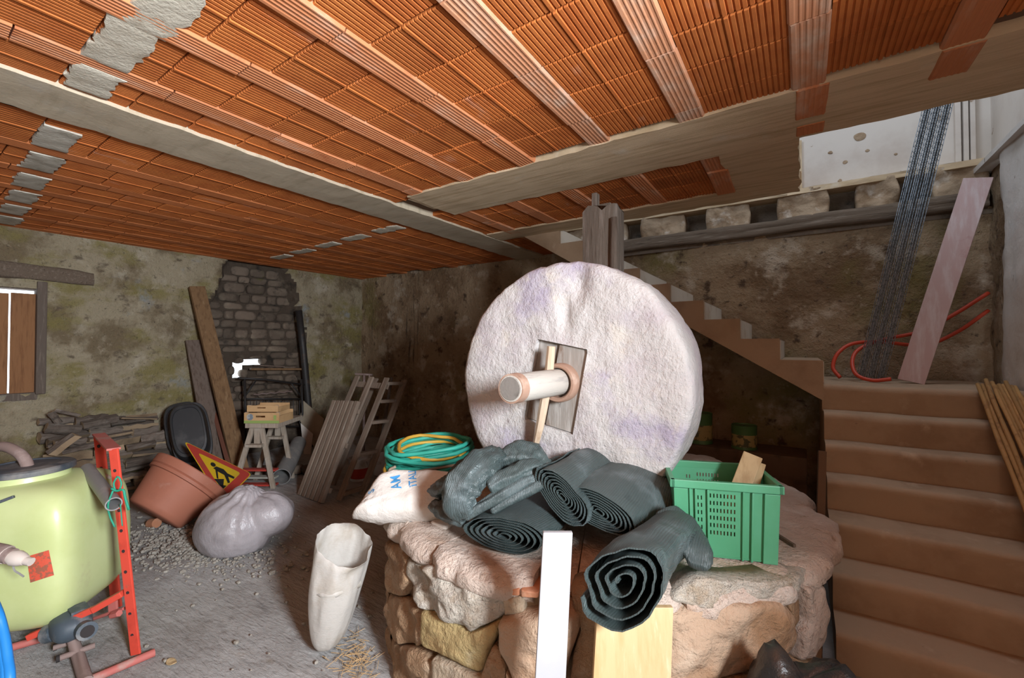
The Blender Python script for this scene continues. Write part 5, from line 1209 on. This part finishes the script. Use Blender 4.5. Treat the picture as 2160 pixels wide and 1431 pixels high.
def tray(c, wd, hh, dp, lab, prints):
    t = thing('fruit_tray', lab, 'fruit tray', c); Rm = Matrix((rgt, HF, V((0, 0, 1)))).transposed()
    def L_(x, y, z): return V(c)+rgt*x+HF*y+V((0, 0, z))
    us = [-wd/2, -wd*.17, wd*.10, wd/2]; zs = [0, hh*.55, hh*.72, hh]
    b = MB()
    for i in range(3):
        for j in range(3):
            if i == 1 and j == 1: continue
            b.box(L_((us[i]+us[i+1])/2, 0, (zs[j]+zs[j+1])/2), (us[i+1]-us[i], .006, zs[j+1]-zs[j]), Rm)
    fp = build(b, 'front_panel', m_tray, t)
    b = MB(); b.box(L_(0, dp, hh/2), (wd, .006, hh), Rm); build(b, 'back_panel', m_tray, t)
    for s in (-1, 1):
        b = MB(); b.box(L_(s*(wd/2-.003), dp/2, hh*.35), (.006, dp, hh*.7), Rm); build(b, 'side_panel', m_tray, t)
        b = MB(); b.box(L_(s*(wd/2-.02), .012, hh*.52), (.03, .02, hh*1.04), Rm); build(b, 'corner_post', m_peg, t)
    b = MB(); b.box(L_(0, dp/2, .004), (wd-.01, dp, .006), Rm); build(b, 'bottom', m_tray, t)
    if prints:
        b = MB(); b.box(L_(0, -.0036, hh*.13), (wd, .001, hh*.26), Rm); build(b, 'green_band', m_trg, fp)
        b = MB(); Mx = Matrix.Translation(L_(-wd*.33, -.004, hh*.60)) @ Matrix((rgt, V((0, 0, 1)), -HF)).transposed().to_4x4(); b.lathe([(.036, 0), (.036, .001), (.001, .001)], 24, Mx); build(b, 'round_badge', m_trb, fp)
        b = MB(); b.box(L_(wd*.38, -.0036, hh*.55), (.03, .001, .05), Rm); build(b, 'side_print', m_trg, fp)
tp2 = PD(552, 893, dT-.05); tray(V((tp2.x, tp2.y, .751)), .385, .115, .30, 'lower fruit tray with green band and round badge on the trestle', True)
tray(V((tp2.x, tp2.y, .751))+HF*.05+rgt*(-.02)+V((0, 0, .118)), .345, .07, .25, 'upper plain wooden fruit tray stacked in the lower one', False)
# ------------------------------------------------------------------ road works sign
m_sy = M('yellow_sign_face', (.70, .46, .02), .45, [((.55, .36, .05), 5, .5, .75)], spec=.4); m_sr = M('red_sign_border', (.48, .055, .04), .45, [((.36, .06, .04), 6, .5, .75)], spec=.4); m_sk = M('black_sign_print', (.02, .02, .02), .5)
A_, B_, C_ = PD(387, 930, 4.25), PD(532, 1000, 4.62), PD(470, 1062, 4.05)
so_ = (A_+B_+C_)/3; e1 = (B_-A_).normalized(); en = e1.cross(C_-A_).normalized()
if en.dot(fwd) > 0: en = -en
e2 = en.cross(e1)
if e2.dot(C_-A_) > 0: e2 = -e2           # e2 points away from the foot, towards the upper edge
sign = thing('road_sign', 'yellow triangular road works warning sign with red border leaning behind the flower pot', 'road sign', (so_.x, so_.y, 0))
def tri(k, rnd_=.06):
    out = []; P3 = [so_+(q-so_)*k for q in (A_, B_, C_)]
    for i in range(3):
        p, a, c = P3[i], P3[i-1], P3[(i+1) % 3]
        for f in range(5):
            t = f/4; q0 = p+(a-p).normalized()*rnd_*k; q1 = p+(c-p).normalized()*rnd_*k; out.append(q0*(1-t)**2+p*2*t*(1-t)+q1*t*t)
    return out
def plate(k, h0, h1, mat, name, par):
    pts_ = tri(k); n = len(pts_); b = MB(); b.add([p+en*h0 for p in pts_]+[p+en*h1 for p in pts_], [tuple(range(n-1, -1, -1)), tuple(range(n, 2*n))]+[(i, (i+1) % n, n+(i+1) % n, n+i) for i in range(n)]); return build(b, name, mat, par)
pl_ = plate(1.0, -.003, 0, m_sy, 'sign_plate', sign); plate(.965, 0, .0015, m_sr, 'red_border', sign); plate(.62, .0014, .003, m_sy, 'yellow_field', sign)
u1 = ((A_+B_)/2-C_).normalized(); u1 = (C_-(A_+B_)/2).normalized(); v1 = e1
# the digging workman, drawn in the sign's own axes: up points to the apex A
upS = (A_-(B_+C_)/2).normalized(); rtS = (B_-C_).normalized(); hs = (A_-so_).length
def pic(poly):
    b = MB(); pts_ = [so_+rtS*(x*hs)+upS*(y*hs)+en*.0032 for x, y in poly]; n = len(pts_); b.add(pts_+[p+en*.001 for p in pts_], [tuple(range(n)), tuple(range(n, 2*n))]); build(b, 'workman_print', m_sk, sign)
circ = lambda cx_, cy_, r: [(cx_+r*math.cos(i*pi/5), cy_+r*math.sin(i*pi/5)) for i in range(10)]
pic(circ(.02, .22, .06)); pic([(-.06, .16), (.04, .15), (.12, .0), (.10, -.12), (.0, -.10), (-.04, .02)]); pic([(.0, -.10), (.10, -.12), (.16, -.28), (.10, -.30), (.04, -.18), (-.06, -.30), (-.12, -.28)])
pic([(-.04, .12), (-.01, .08), (-.20, -.08), (-.22, -.05)]); pic([(-.28, -.02), (-.26, -.04), (-.10, -.16), (-.34, -.30), (-.42, -.30), (-.32, -.18)]); pic([(-.44, -.30), (-.38, -.20), (-.30, -.19), (-.2, -.30)])
# ------------------------------------------------------------------ black mortar tubs leaning on the wall
m_tub = M('black_rubber_tub', (.022, .024, .027), .42, [((.06, .06, .06), 5, .5, .72)], spec=.6)
def tub(cx_, cy_, d, sc_, lab, sd):
    c = PD(cx_, cy_, d); nrm = (-(HF*.80)+rgt*.42+V((0, 0, .38))).normalized(); up = (V((0, 0, 1))-nrm*nrm.z).normalized(); up = (up*.97-nrm.cross(up)*.20*-1).normalized(); sd_ = up.cross(nrm)
    t = thing('mortar_tub', lab, 'mortar tub', (c.x, c.y, .0)); W2_, H2_ = .165*sc_, .32*sc_
    def ring(k, h):
        out = []
        for i in range(36):
            a = 2*pi*i/36; x = math.copysign(abs(math.cos(a))**.62, math.cos(a)); y = math.copysign(abs(math.sin(a))**.62, math.sin(a)); out.append(c+sd_*(x*W2_*k)+up*(y*H2_*k)+nrm*h)
        return out
    def sk(rs, cap): 
        b = MB(); vs = [p for k, h in rs for p in ring(k, h)]; n = 36
        fs = [(j*n+i, j*n+(i+1) % n, (j+1)*n+(i+1) % n, (j+1)*n+i) for j in range(len(rs)-1) for i in range(n)]
        if cap: fs.append(tuple((len(rs)-1)*n+i for i in range(n)))
        return b.add(vs, fs)
    build(sk([(1.02, -.15), (.95, -.02), (.93, .0), (.90, .012), (.80, .014), (.78, .006), (.70, .006)], True), 'tub_body', m_tub, t, smooth=True, sharp=.5)
    build(sk([(1.02, -.165), (1.10, -.165), (1.12, -.15), (1.10, -.138), (1.0, -.138)], False), 'rim', m_tub, t, smooth=True, sharp=.5)
tub(398, 908, 4.72, 1.0, 'black rubber mortar tub leaning bottom outwards, in front of another', 1)
tub(384, 905, 4.98, 1.02, 'black rubber mortar tub half hidden behind the front one', 2)
# ------------------------------------------------------------------ planks leaning by the niche
m_pl1 = M('brown_old_plank', (.22, .125, .06), .8, [((.14, .075, .035), 6, .45, .7, 'noise', (6, 6, .5)), ((.30, .19, .10), 5, .56, .75, 'noise', (6, 6, .5))], [(20, .4, .006, 'noise', (6, 6, .5))]); m_pl2 = M('grey_brown_plank', (.17, .125, .10), .85, [((.11, .075, .055), 6, .45, .7, 'noise', (6, 6, .5))], [(20, .4, .006)]); m_pl3 = M('reddish_batten', (.22, .085, .055), .8)
def lean(t0, t1, foot, th, mat, lab, x=-6.45):
    a, c = PX(*t0, x), PX(*t1, x); w_ = (c-a).length; top = (a+c)/2; f = PZ(*foot, 0.01)
    ax = (top-f).normalized(); xd_ = (c-a).normalized(); xd_ = (xd_-ax*xd_.dot(ax)).normalized(); nr = ax.cross(xd_)
    b = MB(); b.box((top+f)/2, (w_, th, (top-f).length), Matrix((xd_, nr, ax)).transposed()); return solo(b, 'plank', mat, lab, 'plank', bevel=.004)
lean((399, 607), (431, 604), (511, 1006), .05, m_pl1, 'tall reddish brown plank leaning on the wall left of the blocked arch')
lean((391, 719), (427, 717), (462, 1004), .03, m_pl2, 'shorter grey brown plank leaning behind the tall one', -6.5)
b = MB(); b.beam(PD(443, 838, 5.6), PD(484, 985, 5.2), .05, .02, up=fwd); solo(b, 'batten', m_pl3, 'thin reddish batten leaning between the two planks', 'batten', bevel=.002)
# ------------------------------------------------------------------ slatted panel and pallet frame
m_sl = M('weathered_slat_wood', (.26, .20, .155), .85, [((.18, .13, .095), 6, .45, .7, 'noise', (8, .6, .6)), ((.34, .29, .24), 5, .56, .75, 'noise', (8, .6, .6))], [(20, .4, .005, 'noise', (8, .6, .6))], rand=.12)
sp_ = thing('slatted_panel', 'grey slatted wooden panel leaning in front of the pallet', 'slatted panel', (-4.27, 2.61, 0))
Ls, Rs, tl, tr_ = V((-4.49, 2.61, .012)), V((-4.02, 2.60, .012)), V((-4.49, 3.02, .97)), V((-4.03, 3.04, .99))
axs = (tl-Ls).normalized(); nrs = V((1, 0, 0)).cross(axs).normalized()
for k in range(6):
    f = (k+.5)/6; b = MB(); b.beam(Ls.lerp(Rs, f), tl.lerp(tr_, f), .052, .042, up=-nrs); build(b, 'slat', m_sl, sp_, bevel=.003)
for f in (.12, .55, .9):
    b = MB(); b.beam(Ls.lerp(tl, f)-nrs*.036, Rs.lerp(tr_, f)-nrs*.036, .024, .05, up=axs); build(b, 'cross_batten', m_sl, sp_, bevel=.002)
pa_ = thing('pallet', 'wooden pallet frame with long rails leaning behind the slatted panel', 'pallet', (-4.1, 2.9, 0))
lv = V((0, .62, 1.22)); axl = lv.normalized(); bk = V((-.03, .27, -.02))
for x in (-3.97, -4.24, -4.50):
    a = V((x, 2.74, .012)); b = MB(); b.beam(a, a+lv, .075, .022, up=(0, -1, .5)); build(b, 'rail', m_sl, pa_, bevel=.003)
for x in (-3.93, -4.45):
    a = V((x, 2.74, .012))+bk; b = MB(); b.beam(a, a+lv*.98, .085, .022, up=(0, -1, .5)); build(b, 'rail', m_sl, pa_, bevel=.003)
for f in (.06, .36, .62, .80, .96):
    a = V((-3.95, 2.74, 0))+lv*f; b = MB(); b.beam(a, a+bk*1.02, .06, .035, up=axl); build(b, 'spacer', m_sl, pa_, bevel=.003)
a = V((-4.55, 2.77, .0))+lv*.93; b = MB(); b.beam(a, a+V((.62, 0, 0)), .022, .07, up=axl); build(b, 'top_rail', m_sl, pa_, bevel=.003)
# cardboard, pole, iron prop, buckets
m_card = M('buff_cardboard', (.40, .34, .25), .85, [((.32, .26, .19), 4, .45, .7)])
b = MB(); dC_ = 6.70; q = [PD(640, 846, dC_+.05), PD(683, 884, dC_), PD(668, 925, dC_-.2), PD(632, 886, dC_-.05)]; q[2].z = .0; b.add(q+[p+fwd*.012 for p in q], [(0, 1, 2, 3), (7, 6, 5, 4), (0, 4, 5, 1), (1, 5, 6, 2), (2, 6, 7, 3), (3, 7, 4, 0)]); solo(b, 'cardboard_sheet', m_card, 'buff cardboard sheet leaning left of the slatted panel', 'cardboard')
b = MB(); q = [PD(634, 893, dC_-.25), PD(660, 916, dC_-.25), PD(655, 940, dC_-.3), PD(641, 928, dC_-.3)]; q[2].z = 0; q[3].z = .0; b.add(q+[p+fwd*.01 for p in q], [(0, 1, 2, 3), (7, 6, 5, 4), (0, 4, 5, 1), (1, 5, 6, 2), (2, 6, 7, 3), (3, 7, 4, 0)]); solo(b, 'cardboard_sheet', m_up, 'small pale torn sheet below the buff cardboard', 'cardboard')
f_ = PZ(794, 990, 0); 
b = MB(); b.tube([V((f_.x, f_.y, .0)), PD(811, 890, depth(f_)+.05), PD(826, 796, depth(f_)+.1)], [.026, .023, .019], 10); solo(b, 'wooden_pole', m_timbv, 'round wooden pole leaning right of the pallet', 'pole', smooth=True)
prop = thing('iron_prop', 'rusty iron tee prop standing behind the pallet', 'prop', PX(765, 960, -5.0)*0+V((-5.1, 4.0, 0)))
p_ = V((-5.1, 4.0, 0)); tz = PD(768, 790, depth((-5.1, 4.0, 1.2))); p_ = V((tz.x, tz.y, 0)); prop.location = p_; WM[prop.name] = Matrix.Translation(p_)
b = MB(); b.tube([p_, V((p_.x, p_.y, tz.z))], .018, 10); build(b, 'stem', m_rust, prop, smooth=True)
b = MB(); b.beam(PD(749, 789, depth(tz)), PD(786, 791, depth(tz)), .03, .025); b.beam(PD(779, 791, depth(tz)), PD(780, 806, depth(tz)), .02, .02); build(b, 'head_bar', m_rust, prop, bevel=.003)
m_bw = M('white_bucket_plastic', (.58, .57, .56), .45, [((.4, .38, .35), 8, .55, .7)], spec=.5); m_br = M('red_bucket_band', (.4, .05, .03), .5)
def bucket(px, py, r, h, lab, band=True):
    p = PZ(px, py, 0); p.z = .002; t = thing('bucket', lab, 'bucket', p); b = MB()
    b.lathe([(.001, .0), (r*.82, 0), (r*.99, h-.02), (r*1.05, h-.02), (r*1.06, h), (r*.99, h), (r*.80, .015), (.001, .015)], 32, Matrix.Translation(p)); build(b, 'pail', m_bw, t, smooth=True, sharp=.6)
    if band:
        b = MB(); b.lathe([(r*.853, h*.12), (r*.935, h*.58)], 32, Matrix.Translation(p)); build(b, 'red_label', m_br, t, smooth=True)
    b = MB(); b.tube([p+V((r*1.06*math.cos(a), r*1.06*math.sin(a)*.35, h-.03-r*.75*math.sin(a))) for a in [pi*i/12 for i in range(13)]], .003, 6); build(b, 'handle', m_grey, t)
bucket(758, 1012, .125, .26, 'white bucket with a red label behind the foot of the pallet')
bucket(806, 1000, .125, .24, 'plain white bucket in the shadow right of the wooden pole', False)
# striped barrier, grey pipe, iron bed frame, drain pipe
m_wst = M('dirty_white_board', (.38, .38, .33), .7, [((.27, .26, .2), 5, .5, .7)])
bar = thing('barrier_board', 'red and white striped barrier board lying behind the trestle', 'barrier', PD(540, 1029, 4.9))
for k, (y0, y1, mt, nm) in enumerate(((984, 998, m_sr, 'red_stripe'), (999, 1014, m_wst, 'white_stripe'), (1015, 1029.5, m_sr, 'red_stripe'))):
    a, c = PD(498, (y0+y1)/2, 4.90), PD(584, (y0+y1)/2, 4.90); b = MB(); b.beam(a, c, .02, (y1-y0)*4.9/FPX, up=fwd); build(b, nm, mt, bar, bevel=.002)
b = MB(); pa, pb = PD(630, 935, 5.9), PD(594, 1004, 4.95); ax = (pb-pa).normalized(); pr = .095
pa.z = max(pa.z, pr+.005); pb.z = pr+.01; b.pipe(pa, pb, pr, pr*.92); solo(b, 'drain_pipe', m_grey, 'wide grey plastic pipe lying right of the trestle', 'pipe', smooth=True, sharp=.6)
m_iron = M('black_iron', (.028, .025, .024), .55, [((.09, .05, .03), 8, .55, .75)], spec=.5)
bed = thing('iron_bed_frame', 'dark rusty iron bed frame standing in the blocked arch', 'bed frame', PX(580, 980, -6.3)*1.0)
dB_ = lambda px, py: PX(px, py, -6.40)
for nm, pts_, r in (('upright', [(516, 800), (520, 985)], .016), ('upright', [(636, 800), (640, 985)], .016), ('top_rail', [(502, 798), (560, 801), (642, 812)], .014), ('cross_rail', [(520, 842), (638, 842)], .012), ('cross_rail', [(522, 900), (640, 900)], .012), ('corner_brace', [(516, 838), (540, 803)], .010), ('corner_brace', [(636, 838), (612, 806)], .010)):
    b = MB(); P_ = [dB_(*p) for p in pts_]
    for p in P_: p.z = max(p.z, .01)
    if nm == 'upright': P_[1].z = .0
    b.tube(P_, r, 10); build(b, nm, m_iron, bed, smooth=True)
b = MB(); P_ = [dB_(535+9*i, 832-.8*i+2*(i % 2)) for i in range(10)]; b.tube(P_, .009, 6); build(b, 'chain', m_rust, bed)
for k in range(9):
    b = MB(); P_ = [dB_(528+13*k, 845), dB_(528+13*k, 898)]; b.tube(P_, .005, 6); build(b, 'rod', m_iron, bed)
b = MB(); b.tube([PX(630, 655, -6.49), PX(640, 740, -6.48), PX(652, 870, -6.48), V((-6.47, 4.02, .01))], .05, 16); solo(b, 'drain_pipe', m_iron, 'black glossy drain pipe standing at the right side of the arch', 'pipe', smooth=True)
b = MB(); a, c = PX(528, 779, -6.63), PX(650, 779, -6.54); b.beam(a, c, .03, .075, up=(1, 0, 0)); solo(b, 'batten', m_pl1, 'brown batten nailed across the light gap in the arch', 'batten', bevel=.003)
b = MB(); a, c = PX(536, 771, -6.68), PX(600, 774, -6.66); b.beam(a, c, .02, .035, up=(1, 0, 0)); solo(b, 'batten', m_pl2, 'dark splinter of wood just above the brown batten', 'batten', bevel=.003)
# dark rubble and lumps at the foot of the arch
for k, (px, py, s) in enumerate(((470, 965, .12), (600, 960, .16), (625, 975, .12), (650, 960, .12), (505, 1000, .10), (555, 985, .13), (455, 1045, .06), (488, 1052, .05))):
    p = PZ(px, max(py+18, 1000), 0); b = MB(); b.rock((p.x, p.y, s*.42), (s*1.5, s*1.3, s), k+50, .3, 12, 8)
    solo(b, 'rubble_stone', m_rub, ('dark stone at the foot of the tall plank', 'dark stone behind the grey pipe', 'dark stone left of the cardboard', 'dark stone under the cardboard', 'dark lump just left of the trestle legs', 'dark stone under the bed frame', 'dark clod right of the flower pot rim', 'dark clod beside the milky bag')[k], 'stone', 'dark stones by the arch', smooth=True)
